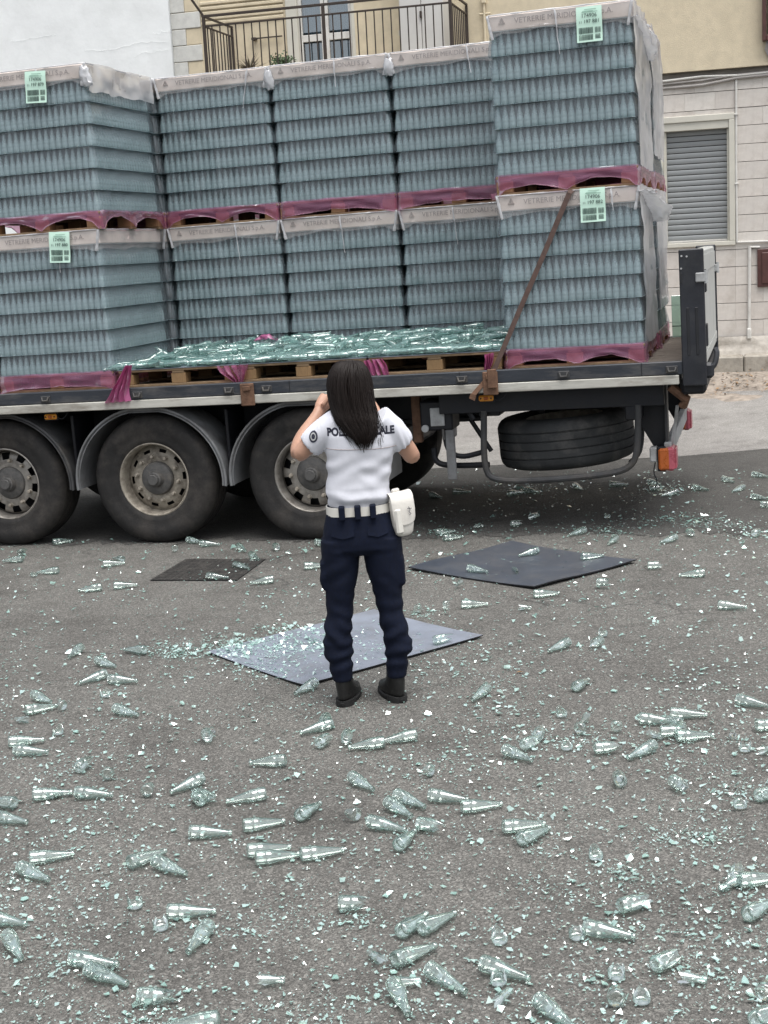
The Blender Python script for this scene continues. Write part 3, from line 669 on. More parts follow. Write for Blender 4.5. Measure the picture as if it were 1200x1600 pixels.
SPL = [(.025, .0), (.026, .006), (.026, .058), (.0122, .132), (.0105, .163)]
LV, LF = bottle_np(7, SPL)

# ------------------------------------------------------------------ pallet stacks
LAYER = .165; NL = 6; ZP = .137; TRAY0 = ZP+NL*LAYER; TRAY1 = TRAY0+.105
W, D = .985, 1.18; NX = 19; NY = 23
def outline(off, wob=0., z=0., rc=.03, ns=22, seed=0):
    """rounded rectangle around the load, walked from the front left corner"""
    p = []
    x0, x1, y0, y1 = -W/2-off, W/2+off, -off, D+off
    def seg(a, b, n): return [(a[0]+(b[0]-a[0])*k/n, a[1]+(b[1]-a[1])*k/n) for k in range(n)]
    pts = seg((x0+rc, y0), (x1-rc, y0), ns)+seg((x1-rc, y0), (x1, y0+rc), 2)+seg((x1, y0+rc), (x1, y1-rc), ns)+seg((x1, y1-rc), (x1-rc, y1), 2)+seg((x1-rc, y1), (x0+rc, y1), ns)+seg((x0+rc, y1), (x0, y1-rc), 2)+seg((x0, y1-rc), (x0, y0+rc), ns)+seg((x0, y0+rc), (x0+rc, y0), 2)
    out = []
    for x, y in pts:
        k = 1+wob*mnoise.noise((x*6+seed*13, y*6, z*7)) if wob else 1
        out.append((x*(1+.0*k)+(math.copysign(1, x)*wob*.03*mnoise.noise((x*9+seed, y*9, z*9)) if wob else 0), y+(wob*.03*mnoise.noise((x*9+seed*3.1, y*9+5, z*9)) if wob else 0), z))
    return out
pal_cache = {}
def pallet_parts(root, near=True):
    if not pal_cache:
        pal_cache['deck'] = MB().box((-.5, 0, 0), (.5, .095, .019), .003).mesh('deck_board', 'pallet_wood')
        pal_cache['front'] = MB().box((-.5, 0, 0), (.5, .10, .021), .003).mesh('bottom_board', 'pallet_wood')
        pal_cache['block'] = MB().box((-.06, 0, 0), (.06, .11, .078), .004).mesh('block', 'pallet_wood_warm')
        pal_cache['stringer'] = MB().box((-.05, 0, 0), (.05, 1.2, .018), .003).mesh('stringer', 'pallet_wood')
    for k in range(8): obj('deck_board', pal_cache['deck'], root, Matrix.Translation((0, -.008+k*.1585, .1175)))
    for y in (-.008, .545, 1.10): obj('bottom_board', pal_cache['front'], root, Matrix.Translation((0, y, .0)))
    for x in (-.44, 0, .44):
        obj('stringer', pal_cache['stringer'], root, Matrix.Translation((x, -.006, .0992)))
        for y in (-.004, .545, 1.094): obj('block', pal_cache['block'], root, Matrix.Translation((x, y, .0212)))
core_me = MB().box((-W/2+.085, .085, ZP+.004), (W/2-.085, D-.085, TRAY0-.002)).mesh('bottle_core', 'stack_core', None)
pad_me = MB().box((-W/2-.001, -.001, 0), (W/2+.001, D+.001, .0022)).mesh('layer_pad', 'layer_pad', None)
def film_mesh(seed):
    rings = []
    for l in range(NL):
        z = ZP+l*LAYER
        for dz, off in ((-.004, .006), (.003, .016), (.016, .0155), (.055, .011), (.10, .004), (.15, -.005), (.1605, -.007)):
            if l == 0 and dz < 0: continue
            rings.append(outline(off, .45, z+dz, .03, 22, seed))
    rings.append(outline(.004, .3, TRAY0-.003, .02, 22, seed))
    return MB().loft(rings, cap=False).mesh('shrink_wrap', 'wrap', 50)
def cap_mesh(seed, big=False):
    rings = []
    for z, off in ((TRAY0-.045, .012), (TRAY0-.02, .010), (TRAY0+.01, .012), (TRAY0+.05, .013), (TRAY0+.09, .014), (TRAY1+.004, .010), (TRAY1+.009, -.01), (TRAY1+.009, -.12), (TRAY1+.007, -.3)):
        r = outline(off, .5 if z < TRAY1 else .25, z, .02, 22, seed+3)
        if z < TRAY0: r = [(x, y, z_+.03*mnoise.noise((x*4+seed, y*4, 2))+.022*(abs(x) < W/2-.06)*(1 if y < .5 else 1)) for x, y, z_ in r]
        elif z > TRAY1: r = [(x, y, z_+.010*mnoise.noise((x*11+seed, y*11, 5))) for x, y, z_ in r]
        rings.append(r)
    mb = MB().loft(rings, cap=False)
    edge = outline(.012, .5, TRAY1+.003, .02, 22, seed+3)
    mb.tube(edge+[edge[0]], [.004+.007*abs(mnoise.noise((i*.37, seed, 1))) for i in range(len(edge)+1)], 6, mi=1)
    for sx in (-1, 1):      # gathered corners
        x = sx*(W/2+.008); p = [(x-sx*.004*j, -.012-.003*math.sin(j*2.), TRAY1-.02*j) for j in range(9)]
        mb.tube(p, [.010+.010*abs(mnoise.noise((j*.8, seed+sx, 4))) for j in range(9)], 7, flat=.7, mi=1)
    return mb.mesh('cap_film', ['cap_wrap', 'bunched'], 50)
def skirt_mesh(seed, torn=0.):
    # the coloured bottom film: pulled under the load, its lower edge drawn up in arcs
    rings = []
    n = len(outline(0)); rr = random.Random(seed)
    arcs = [rr.uniform(.025, .095) for _ in range(8)]; na = rr.choice((1, 2, 2, 3))
    ph = rr.uniform(-.25, .25)
    for k in range(7):
        f = k/6; r = []
        for i, (x, y, z) in enumerate(outline(.016 if k else .012, 0, 0, .03, 22)):
            u = (x/W+.5) if abs(y-D/2) > D/2 else y/D
            uu = min(max(u+ph*.25*math.sin(u*5), 0), .999); a = abs(math.sin(math.pi*uu*na))**.6 if .03 < u < .97 else 0
            zlow = .004+arcs[int(uu*na)]*a+.016*max(0, mnoise.noise((x*13+seed, y*13, 4)))*a
            ztop = ZP+.010+.006*mnoise.noise((x*5, y*5, seed))
            zz = ztop+(zlow-ztop)*f
            o = .012*mnoise.noise((x*7+seed, y*7, f*3))*(1+f)
            r.append((x*(1+.010*(k > 0))+o*.6, y+o*.8-.004*f, zz))
        rings.append(r)
    mb = MB().loft(rings, cap=False); e_ = rings[-1]
    mb.tube(e_+[e_[0]], [.0022+.005*abs(mnoise.noise((i*.5, seed, 2))) for i in range(len(e_)+1)], 5, mi=1)
    return mb.mesh('bottom_film', ['pink_wrap', 'pink_hem'], 60)
tray_me = MB().box((-W/2-.003, -.003, TRAY0), (W/2+.003, D+.003, TRAY1), .006).mesh('top_tray', 'cardboard')
tri = MB()
for k in range(3):
    a0, a1 = math.pi/2+k*2.094, math.pi/2+(k+1)*2.094
    tri.tube([(.026*math.cos(a0), 0, .026*math.sin(a0)), (.026*math.cos(a1), 0, .026*math.sin(a1))], .0035, 4, flat=.3)
    tri.tube([(.012*math.cos(a0), 0, .012*math.sin(a0)), (.012*math.cos(a1), 0, .012*math.sin(a1))], .0022, 4, flat=.3)
tri_me = tri.mesh('print_logo', 'print_grey')
LABEL_TXT = {}
def pallet_label(root, X, Zt, l2, tilt=0.):
    h, wd = .235, .175
    lb = MB()
    lb.loft([[(-wd/2, -.004-.012*s-.004*math.sin(s*6), -h*s), (wd/2, -.004-.012*s-.004*math.sin(s*6+.5), -h*s)] for s in np.linspace(0, 1, 9)], cap=False, closed=False)
    lb.loft([[(-wd/2, -.0032-.012*s-.004*math.sin(s*6), -h*s), (wd/2, -.0032-.012*s-.004*math.sin(s*6+.5), -h*s)] for s in np.linspace(0, 1, 9)][::-1], cap=False, closed=False)
    o = lb.build('pallet_label', 'label_green', root, 60); o.matrix_local = Matrix.Translation((X, -.030, Zt)) @ Matrix.Rotation(tilt, 4, 'Y')
    o['label'] = 'pale green printed paper label'
    yy = lambda z: -.0052-.012*(-z/h)-.004*math.sin(-z/h*6+.25)-.0025
    def txt(body, size, x, z, mtl='label_ink'):
        me = textmesh(body, size, 0, 'CENTER').copy(); me.materials.append(M[mtl]); obj('lettering', me, o, Matrix.Translation((x, yy(z), z)) @ Matrix.Rotation(math.pi/2, 4, 'X'))
    txt('174906', .036, .0, -.072); txt(l2[0], .024, -.060, -.110); txt(l2[1], .034, .016, -.110)
    bars = MB(); rr = random.Random(3)
    def barset(x0, x1, z0, z1):
        x = x0
        while x < x1-.003:
            b = rr.choice((.0016, .0028, .004)); y = yy((z0+z1)/2); bars.box((x, y-.0006, z0), (min(x+b, x1), y+.0004, z1)); x += b+rr.choice((.0018, .003))
    barset(-.072, .028, -.178, -.138); barset(-.072, .028, -.222, -.186); barset(.038, .078, -.176, -.14)
    for k in range(4): y = yy(-.2); bars.box((.038, y-.0006, -.192-k*.008), (.072+.002*(k % 2), y+.0004, -.188-k*.008))
    bars.build('barcode', 'label_ink', o, None)
    g = MB()
    for k, (x0, x1, z) in enumerate(((-.03, .05, -.018), (-.045, .03, -.030), (-.05, .06, -.036))): y = yy(z); g.box((x0, y-.0005, z-.003), (x1, y+.0004, z))
    g.build('small_print', 'label_grey', o, None)
def stack(X, Y, Z, label, front=True, right=False, lab=None, seed=0, lettering=True, rearf=0):
    root = tthing('bottle_pallet', label, 'pallet', X+.5, Y, Z, 'pallets of bottles on the trailer')
    root.matrix_world = TMW @ Matrix.Translation((X+.5, Y, Z)) @ Matrix.Rotation(random.uniform(-.008, .008), 4, 'Z')
    pallet_parts(root)
    obj('bottle_core', core_me, root)['kind'] = 'stuff'
    for l in range(NL+1): obj('layer_pad', pad_me, root, Matrix.Translation((random.uniform(-.002, .002), random.uniform(-.002, .002), ZP+l*LAYER-.0025)))
    ms = []
    dx = (W-.052)/(NX-1); dy = (D-.052)/(NY-1)
    for l in range(NL):
        z = ZP+l*LAYER
        for i in range(NX):
            x = -W/2+.026+i*dx
            m = Matrix.Translation((x+random.uniform(-.001, .001), .026, z)) @ Matrix.Rotation(random.random()*6, 4, 'Z')
            if front: obj('bottle', bottle_stack, root, m)
            if i < NX-1: ms.append(Matrix.Translation((x+dx/2, .071, z)))
            ms.append(Matrix.Translation((x, D-.026, z)))
        for j in range(1, NY-1):
            y = .026+j*dy
            if right: obj('bottle', bottle_stack, root, Matrix.Translation((W/2-.026, y, z)))
            else: ms.append(Matrix.Translation((W/2-.026, y, z)))
            if right: ms.append(Matrix.Translation((W/2-.071, y+dy/2, z)))
            ms.append(Matrix.Translation((-W/2+.026, y, z)))
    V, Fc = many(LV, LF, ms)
    obj('inner_bottles', fromnp('inner_bottles', V, Fc, 'glass_inner_shaded', 180), root)['kind'] = 'stuff'
    obj('shrink_wrap', film_mesh(seed), root)
    obj('top_tray', tray_me, root)
    obj('cap_film', cap_mesh(seed), root)
    obj('bottom_film', skirt_mesh(seed), root)
    if lettering:
        me = textmesh('VETRERIE MERIDIONALI S.p.A.', .052, 0, 'CENTER')
        if not me.materials: me.materials.append(M['print_grey'])
        obj('lettering', me, root, Matrix.Translation((.03, -.0065, TRAY0+.042)) @ Matrix.Rotation(math.pi/2, 4, 'X') @ Matrix.Scale(1.0, 4))
        obj('print_logo', tri_me, root, Matrix.Translation((-.40, -.0065, TRAY0+.06)))
    if rearf: 
        rows = []
        for k in range(22):
            z = TRAY1+.012-(TRAY1-rearf)*k/21; rows.append([(W/2+.022+.022*mnoise.noise((y*5, z*3+seed, 1))+.016*mnoise.noise((y*17, z*9+seed, 2)), y, z+(.03*mnoise.noise((y*6, seed, 4)) if k > 18 else 0)) for y in np.linspace(-.01, D+.01, 30)])
        MB().loft(rows, cap=False, closed=False).build('side_film', 'rear_wrap', root, 180)
    if lab: pallet_label(root, lab[0], TRAY1+.0+lab[1], lab[2], lab[3])
    # ties of twisted film hanging from the cap
    r2 = random.Random(seed+9)
    for k in range(1):
        x = r2.uniform(-.1, .35); sl_ = r2.uniform(-.006, .006); p = [(x+r2.gauss(0, .0016)+sl_*j, -.024-.004*math.sin(j), TRAY1-.005-.03*j) for j in range(r2.choice((6, 8, 11)))]
        MB().tube(p, [(.006+.004*abs(math.sin(j*1.7)))*(1 if j < 4 else .35) for j in range(len(p))], 5, flat=.4).build('film_tie', 'bunched', root)
    return root
ZL, ZU = 1.2545, 1.2545+1.233
stack(-2.27, 0, ZL, 'wrapped lower pallet cut off by the left edge of the photo', True, False, None, 20)
stack(-1.235, 0, ZL, 'lower pallet at the left front with pale green label, next to the collapsed load', True, True, (.18, .005, ('11', '197 880'), .06), 1)
stack(-1.21, .0, ZU, 'upper pallet at the left front with pale green label, wrapped in blue grey film', True, True, (.10, -.02, ('11', '197 879'), .05), 2, True, 1.02)
random.seed(21)
FYR = 1.245
stack(-1.215, FYR, ZL, 'lower rear row pallet hidden behind the left front pallets', False, False, None, 30, False)
stack(-1.205, FYR, ZU, 'upper rear row pallet hidden behind the left upper front pallet', False, False, None, 31, False)
stack(-.19, FYR, ZL, 'lower rear row pallet, leftmost behind the heap of fallen bottles', True, False, None, 3)
stack(.83, FYR, ZL, 'lower rear row pallet, middle one behind the heap above the officer', True, False, None, 4)
stack(1.85, FYR, ZL, 'lower rear row pallet, rightmost behind the heap, beside the strap', True, False, None, 5)
stack(-.19, FYR, ZU, 'upper rear row pallet below the balcony plants, leftmost of the row', True, False, None, 6)
stack(.83, FYR, ZU, 'upper rear row pallet below the balcony door, middle of the row', True, False, None, 7)
stack(1.85, FYR, ZU, 'upper rear row pallet below the white balcony cabinet, right of the row', True, False, None, 8)
stack(2.90, FYR, ZL, 'lower rear corner pallet, mostly hidden behind the strapped pallet', False, False, None, 9, False, .30)
stack(2.90, FYR, ZU, 'upper rear corner pallet, mostly hidden behind the tallest front pallet', False, False, None, 10, False, .25)
stack(2.885, 0, ZL, 'lower front pallet at the rear end with brown strap across it', True, False, (.18, .01, ('11', '197 882'), .0), 11, True, .12)
stack(2.885, 0, ZU, 'upper front pallet at the rear end, nearest and highest, with green label', True, False, (.21, -.012, ('11', '197 881'), .0), 12, True, .12)
# loose bunched film at the rear corner of the end pallets
def crumple(name, pts, rad, mtl, label, seed, thick=.5, cat='plastic film'):
    """a crumpled lump or rag of film following a line"""
    pts = smoothpath(pts, 2); n = 18; rings = []
    for i, p in enumerate(pts):
        f = i/(len(pts)-1); r = rad(f)
        rings.append([Vector(p)+Vector((math.cos(2*math.pi*k/n)*r*(1+.5*mnoise.noise((math.cos(2*math.pi*k/n)*2.3, math.sin(2*math.pi*k/n)*2.3+seed, f*9))), math.sin(2*math.pi*k/n)*r*thick*(1+.6*mnoise.noise((k*.9+seed, f*11, 3))), .02*mnoise.noise((k*.8, f*8, seed)))) for k in range(n)])
    o = MB().loft(rings).build(name, mtl, None, 80); o.matrix_world = TMW; return tag(o, label, cat)
crumple('bunched_film', [(3.90, .05, 2.45), (3.935, .45, 2.40), (3.96, .9, 2.33), (3.95, 1.15, 2.25)], lambda f: .05+.035*math.sin(f*3.1), 'bunched', 'white bunched film hanging at the rear corner of the strapped pallet', 3.3, 1.6)
crumple('bunched_film', [(3.885, .05, 3.62), (3.90, .45, 3.58), (3.92, .9, 3.52), (3.91, 1.1, 3.45)], lambda f: .035+.03*math.sin(f*3.1), 'bunched', 'white bunched film at the rear top corner of the highest pallet', 5.3, 1.6)
crumple('bunched_film', [(-.225, -.005, 3.70), (-.215, -.01, 3.64), (-.20, -.01, 3.58), (-.195, -.005, 3.55)], lambda f: .025+.02*math.sin(f*3.1), 'bunched', 'white knot of film at the top corner of the left upper pallet', 6.1, .6)
crumple('bunched_film', [(.825, FYR-.012, 3.69), (.825, FYR-.02, 3.62), (.835, FYR-.015, 3.54)], lambda f: .024+.014*math.sin(f*3.1), 'bunched', 'white knot of film where left and middle upper rear pallets meet', 7.7, .6)
crumple('bunched_film', [(1.845, FYR-.012, 3.68), (1.845, FYR-.02, 3.62), (1.845, FYR-.015, 3.55)], lambda f: .026+.014*math.sin(f*3.1), 'bunched', 'white knot of film where middle and right upper rear pallets meet', 8.2, .6)
# torn bright pink film rags
X0, Z0 = tpl(203, 573, -.1); X1, Z1 = tpl(180, 632, -.1)
def rag(pts_l, pts_r, y, label, seed, mtl='pink_bright'):
    m_ = 14; rows = []
    L = smoothpath([Vector((a[0], y, a[1])) for a in pts_l], 2); R_ = smoothpath([Vector((a[0], y, a[1])) for a in pts_r], 2)
    for a, b in zip(L, R_):
        rows.append([a+(b-a)*(k/(m_-1))+Vector((0, -.02*math.sin(k*1.9+seed+a.z*9)-.012*mnoise.noise((k*.7, a.z*12, seed)), .006*mnoise.noise((k*1.3, a.z*20, seed+2)))) for k in range(m_)])
    mb = MB().loft(rows, cap=False, closed=False); mb.loft([[p+Vector((0, .006, 0)) for p in r] for r in rows][::-1], cap=False, closed=False)
    o = mb.build('torn_film', mtl, None, 60); o.matrix_world = TMW; return tag(o, label, 'plastic film')
T_ = lambda px_, py_, Y=-.12: tpl(px_, py_, Y)
rag([T_(198, 571), T_(184, 596), T_(172, 616), T_(163, 630)], [T_(206, 571), T_(205, 590), T_(200, 612), T_(204, 626)], -.13, 'bright pink rag of torn film hanging over the rail at left', 1.)
rag([T_(332, 574), T_(338, 585), T_(350, 592), T_(362, 600)], [T_(382, 571), T_(380, 580), T_(377, 590), T_(372, 603)], -.02, 'pink film remnant over the pallet beside the rusty bracket', 2., 'pink_wrap')
rag([T_(563, 565), T_(566, 575), T_(568, 585), T_(572, 590)], [T_(592, 562), T_(600, 572), T_(602, 582), T_(604, 590)], -.02, 'pink film scrap on the pallet right of the officer\'s head', 3.)
rag([T_(752, 556), T_(754, 565), T_(753, 575), T_(753, 582)], [T_(768, 553), T_(768, 562), T_(765, 572), T_(762, 580)], -.03, 'narrow pink film scrap beside the foot of the brown strap', 4.)
# pale green sheet at the far rear corner of the deck
o = MB().box((3.93, 2.36, 1.262), (4.19, 2.368, 1.62), .002).build('plastic_sheet', 'sheet_green'); o.matrix_world = TMW; tag(o, 'pale green translucent sheet standing on the deck beside the tailboard', 'sheet')
o = MB().tube([(3.93, 2.35, 1.36), (4.19, 2.35, 1.355)], .004, 5).build('sheet_cord', 'chassis', None); o.matrix_world = TMW; tag(o, 'thin dark cord running across the pale green sheet on deck', 'cord')
# lashing strap
a = Vector((3.405, -.045, 2.47)); b = Vector((2.80, -.07, 1.25)); c = Vector((2.655, -.135, 1.095))
st = empty('cargo_strap', 'brown worn lashing strap running diagonally down the end pallet to the rail', 'strap'); st.matrix_world = TMW
def band(mb, p, q, hw, side, th=.003):
    s_ = side.normalized()*hw; t_ = (q-p).cross(s_).normalized()*th
    mb.loft([[p-s_-t_, p+s_-t_, p+s_+t_, p-s_+t_], [q-s_-t_, q+s_-t_, q+s_+t_, q-s_+t_]])
mb = MB(); side = Vector((.9, 0, -.45)); 
pts = [Vector((3.44, .35, 2.492)), Vector((3.42, -.03, 2.49)), a, a*.66+b*.34+Vector((.004, -.006, 0)), a*.33+b*.67, b]
for p, q in zip(pts[:-1], pts[1:]): band(mb, p, q, .018, side)
mb.build('webbing', 'strap', st, None)
mb = MB(); band(mb, b, c, .017, side, .006); band(mb, c, c+Vector((-.012, .0, -.035)), .022, side, .008)
mb.build('ratchet_end', 'rust', st, None)
MB().box((2.765, -.15, 1.135), (2.835, -.135, 1.275), .008).build('strap_tail', 'rust', st)
# ------------------------------------------------------------------ collapsed load: pallets with a heap of fallen bottles
random.seed(5)
heap_root = []
for k, (X, lab) in enumerate(((-.19, 'bare pallet under the left part of the heap of fallen bottles'), (.83, 'bare pallet under the heap directly above the officer\'s head'), (1.85, 'bare pallet under the right end of the heap, beside the strap'))):
    r = tthing('collapsed_pallet', lab, 'pallet', X+.5, 0, ZL, 'pallets whose load has collapsed'); pallet_parts(r)
    obj('layer_pad', MB().box((-.505, -.012, 0), (.505, 1.19, .004)).mesh('layer_pad', 'pad_light'), r, Matrix.Translation((0, 0, ZP)))
ZH = ZL+ZP+.006
def heap_h(X, Y):
    e = min(1, (X+.22)/.35) * min(1, (Y+.02)/.10)
    return max(0, e)*(.022+.055*min(1, Y/.9)+.018*mnoise.noise((X*2.2, Y*3, 4))+.018*mnoise.noise((X*6, Y*6, 9)))
def lying(p, az, el=0., roll=None):
    """bottle lying with its base at p, neck towards az"""
    d = Vector((math.cos(az)*math.cos(el), math.sin(az)*math.cos(el), math.sin(el)))
    return Matrix.Translation(p) @ d.to_track_quat('Z', 'X').to_matrix().to_4x4() @ Matrix.Rotation(random.random()*6.28 if roll is None else roll, 4, 'Z')
ms = []
for X in np.arange(-.17, 2.80, .062):
    for Y in np.arange(.01, 1.18, .055):
        if random.random() < .12: continue
        hh = heap_h(X, Y); lay = 1+int(hh > .075)
        for q in range(lay):
            up = random.random() < .10 and Y > .35
            ms.append(lying((X+random.uniform(-.02, .02), Y+random.uniform(-.015, .015), ZH+.024+q*.045), random.gauss(.25, .35)+(math.pi if random.random() < .25 else 0), random.uniform(.2, .7) if up else random.gauss(.03, .06)))
HV, HF = bottle_np(8, SPL+[(.0138, .163)])
V, Fc = many(HV, HF, ms)
o = obj('fallen_bottles', fromnp('fallen_bottles', V, Fc, 'glass_heap', 180)); o.matrix_world = TMW; tag(o, 'dense bed of fallen glass bottles across the three bare pallets', 'bottles', kind='stuff')
cnt = 0
for k in range(46):                                  # front row along the edge
    X = -.12+k*.0645
    m = lying((X, random.uniform(.015, .04), ZH+.026), random.gauss(.22, .22)+(math.pi if random.random() < .2 else 0), random.gauss(0, .04))
    o = obj('fallen_bottle', bottle_heap, None, TMW @ m); tag(o, 'pale green bottle fallen flat along the front edge of the collapsed load', 'bottle', 'bottles along the front edge of the collapsed load')
for k in range(74):                                  # the top of the heap
    X = random.uniform(-.05, 2.75); Y = random.uniform(.12, 1.12)
    m = lying((X, Y, ZH+.04+heap_h(X, Y)+random.uniform(-.004, .012)), random.gauss(.2, .55)+(math.pi if random.random() < .3 else 0), random.gauss(.03, .10))
    o = obj('fallen_bottle', bottle_heap, None, TMW @ m); tag(o, 'pale green bottle tossed on top of the heap between the pallets', 'bottle', 'bottles on top of the heap')
mb = MB(); rows = []
for j in range(7):
    rows.append([(.62+.2*(k/9)+.01*mnoise.noise((k, j, 1)), .9+.05*j/6+.04*mnoise.noise((k*.7, j*.7, 7)), ZH+.12+.05*math.sin(math.pi*k/9)*math.sin(math.pi*(j+.6)/7)+.02*mnoise.noise((k*.9, j*.9, 3))) for k in range(10)])
o = mb.loft(rows, cap=False, closed=False).build('film_scrap', 'pink_bright', None, 80); o.matrix_world = TMW; tag(o, 'crumpled pink film scrap on the heap of fallen bottles', 'plastic film')

# ------------------------------------------------------------------ things lying on the road
def sheet(name, px4, mtl, label, cat, lift=.010, warp=.006, seed=0):
    c = [ground(*p) for p in px4]; mb = MB(); n = 12
    def P(u, v, dz):
        p = (c[0]*(1-u)+c[1]*u)*(1-v)+(c[3]*(1-u)+c[2]*u)*v
        return (p[0], p[1], dz+warp*(1+mnoise.noise((u*2.2+seed, v*2.2, 0)))*(abs(u-.5)*2)**2+.004)
    mb.loft([[P(i/n, j/n, lift) for i in range(n+1)] for j in range(n+1)], cap=False, closed=False, mi=0)
    ring = [(i/n, 0) for i in range(n)]+[(1, j/n) for j in range(n)]+[(1-i/n, 1) for i in range(n)]+[(0, 1-j/n) for j in range(n)]
    mb.loft([[P(u, v, .0) for u, v in ring], [P(u, v, lift) for u, v in ring]], cap=False, mi=1)
    return tag(mb.build(name, [mtl, 'pad_edge'], None, 50), label, cat)
sheet('plastic_pad', [(325, 1022), (475, 1075), (755, 997), (585, 956)], 'pad_light', 'grey blue plastic pad covered in splinters behind the officer\'s boots', 'pad', .006, .007, 1)
sheet('plastic_pad', [(638, 891), (835, 922), (995, 880), (800, 850)], 'pad_dark', 'dark slate plastic pad on the road right of the officer', 'pad', .008, .012, 5)
mh = tag(sheet('manhole_cover', [(235, 908), (370, 908), (415, 875), (290, 875)], 'iron_cover', 'square cast iron manhole cover with a raised pattern in the asphalt', 'manhole cover', .005, 0.), None)
c = [ground(*p) for p in [(235, 908), (370, 908), (415, 875), (290, 875)]]
mb = MB()
for i in range(13):
    for j in range(13):
        u, v = (i+.5)/13, (j+.5)/13; p = (c[0]*(1-u)+c[1]*u)*(1-v)+(c[3]*(1-u)+c[2]*u)*v
        mb.box((p[0]-.016, p[1]-.016, .008), (p[0]+.016, p[1]+.016, .013), .003, mat=None)
mb.build('raised_studs', 'iron_cover', mh)['kind'] = 'stuff'
# small leaf
p = ground(812, 1052); mb = MB(); mb.add([(p[0]-.02, p[1], .006), (p[0], p[1]-.012, .012), (p[0]+.022, p[1], .006), (p[0], p[1]+.012, .01)], [(0, 1, 2, 3)])
tag(mb.build('dry_leaf', 'leaf', None, None), 'single small orange dry leaf on the asphalt right of the officer', 'leaf')

# ------------------------------------------------------------------ bottles strewn over the road: (base px, neck px), w whole / b base cup / h half / n neck piece
LIST = '''w 315 1216 268 1236;w 411 1240 358 1251;w 52 1242 112 1237;w 118 1238 176 1241;w 24 1255 -25 1251;w -8 1275 40 1283;b 225 1242 232 1236;h 324 1262 305 1245;w 294 1300 364 1300;w 377 1291 448 1281;w 48 1341 113 1333;w 28 1354 80 1375;w 206 1347 255 1330;w 236 1343 297 1366;w 402 1341 466 1334;w 386 1330 455 1322;w 467 1336 541 1326;b 210 1412 212 1407;w 259 1425 339 1422;w 324 1448 296 1484;w -18 1433 36 1442;w 9 1457 36 1501;w 109 1497 186 1506;w 137 1514 199 1536;h 200 1557 232 1561;w 326 1594 270 1602;n 394 1529 420 1531;b 165 1215 170 1210;h 113 1208 131 1196;w 546 1212 586 1234;w 469 1274 499 1255;w 621 1242 662 1259;w 606 1253 642 1274;w 576 1283 634 1296;h 640 1285 666 1292;w 625 1319 646 1300;w 672 1242 730 1249;w 722 1261 784 1255;w 788 1292 850 1286;w 816 1311 856 1294;h 509 1412 550 1415;w 627 1456 666 1427;w 661 1450 708 1427;w 616 1501 681 1476;w 666 1512 732 1551;w 612 1531 640 1589;w 749 1504 831 1529;b 779 1465 782 1460;w 840 1562 898 1605;w 888 1003 857 1016;w 761 1075 739 1092;w 898 1075 921 1060;b 877 1116 878 1110;n 919 1114 913 1124;b 900 1142 908 1140;b 962 1141 964 1135;w 999 1122 1056 1127;w 1048 1114 1104 1116;w 1061 1150 1112 1148;h 1065 1126 1062 1146;h 835 1161 844 1145;w 789 1171 831 1187;w 1024 1163 979 1184;h 915 1171 943 1171;b 881 1165 890 1162;w 1151 1092 1204 1103;w 1185 1133 1235 1131;b 1162 1169 1166 1163;n 1178 1174 1200 1170;h 975 1232 966 1216;h 1042 1215 1060 1228;b 1155 1257 1158 1251;w 1190 1242 1225 1232;h 1143 1393 1152 1362;w 1162 1375 1220 1370;w 1166 1431 1214 1404;h 952 1422 986 1416;w 909 1448 996 1463;b 903 1460 899 1452;h 1012 1514 1034 1508;b 960 1521 966 1514;n 1050 1522 1079 1528;b 962 1568 963 1563;b 1192 1559 1196 1552;w 1190 1589 1225 1572;n 772 1565 784 1558;b 928 1337 934 1330;w 127 1011 107 1026;w 148 1031 184 1041;w 227 1016 193 1014;w 166 1052 124 1066;w 176 1061 208 1063;b 163 1085 165 1080;w 49 1084 83 1097;w 41 1110 88 1102;w 176 1106 219 1117;w 15 1159 67 1155;w 24 1172 73 1174;n 330 1150 331 1138;w 37 873 2 876;w 197 876 172 870;w 161 881 195 879;w 90 891 60 894;b 56 896 50 897;w 159 917 122 922;w 178 915 214 913;w 290 843 319 847;w 311 849 345 850;b 275 862 272 855;w 368 851 388 862;w 386 864 410 876;h 426 850 434 858;w 322 900 358 902;w 364 882 392 888;w 424 905 394 910;w 438 1188 398 1191;w 496 1065 458 1084;w 519 1130 469 1144;h 483 1171 512 1156;h 546 1140 541 1157;w 600 1159 545 1167;w 646 1148 600 1157;b 650 957 655 950;h 668 1004 690 1001;w 723 944 760 943;w 730 887 764 893;w 843 859 808 868;n 800 885 808 893;w 908 870 944 867;h 1002 884 1022 885;w 1100 895 1062 898;w 1122 945 1167 948;w 835 928 873 926;h 920 910 945 912;w 1060 838 1028 848;h 1072 828 1080 834;w 917 827 886 836;b 948 808 950 803;w 967 837 946 852;w 690 841 727 837;w 680 832 712 829;n 735 822 748 822;h 790 820 806 820;h 822 811 836 808;b 835 805 842 802;w 668 772 695 778;w 708 768 735 768;w 815 765 848 769;w 790 772 822 768;w 890 756 917 766;b 910 752 912 747;w 950 757 984 756;w 1060 768 1032 774;w 1008 751 1038 757;h 1005 764 1026 764;w 1082 761 1108 765;w 1117 745 1160 755;w 1168 759 1138 769;w 1170 740 1206 745;w 1170 775 1206 780;h 1180 788 1198 790;h 1170 838 1186 832;b 940 990 944 986;w 84 847 112 844;w 480 884 506 883;h 486 846 502 850;h 20 868 40 862'''
def jag(n, seed, z0, amp): r = random.Random(seed); return [z0+r.uniform(-amp, amp)+.5*amp*math.sin(k*2*math.pi/n*2+seed) for k in range(n)]
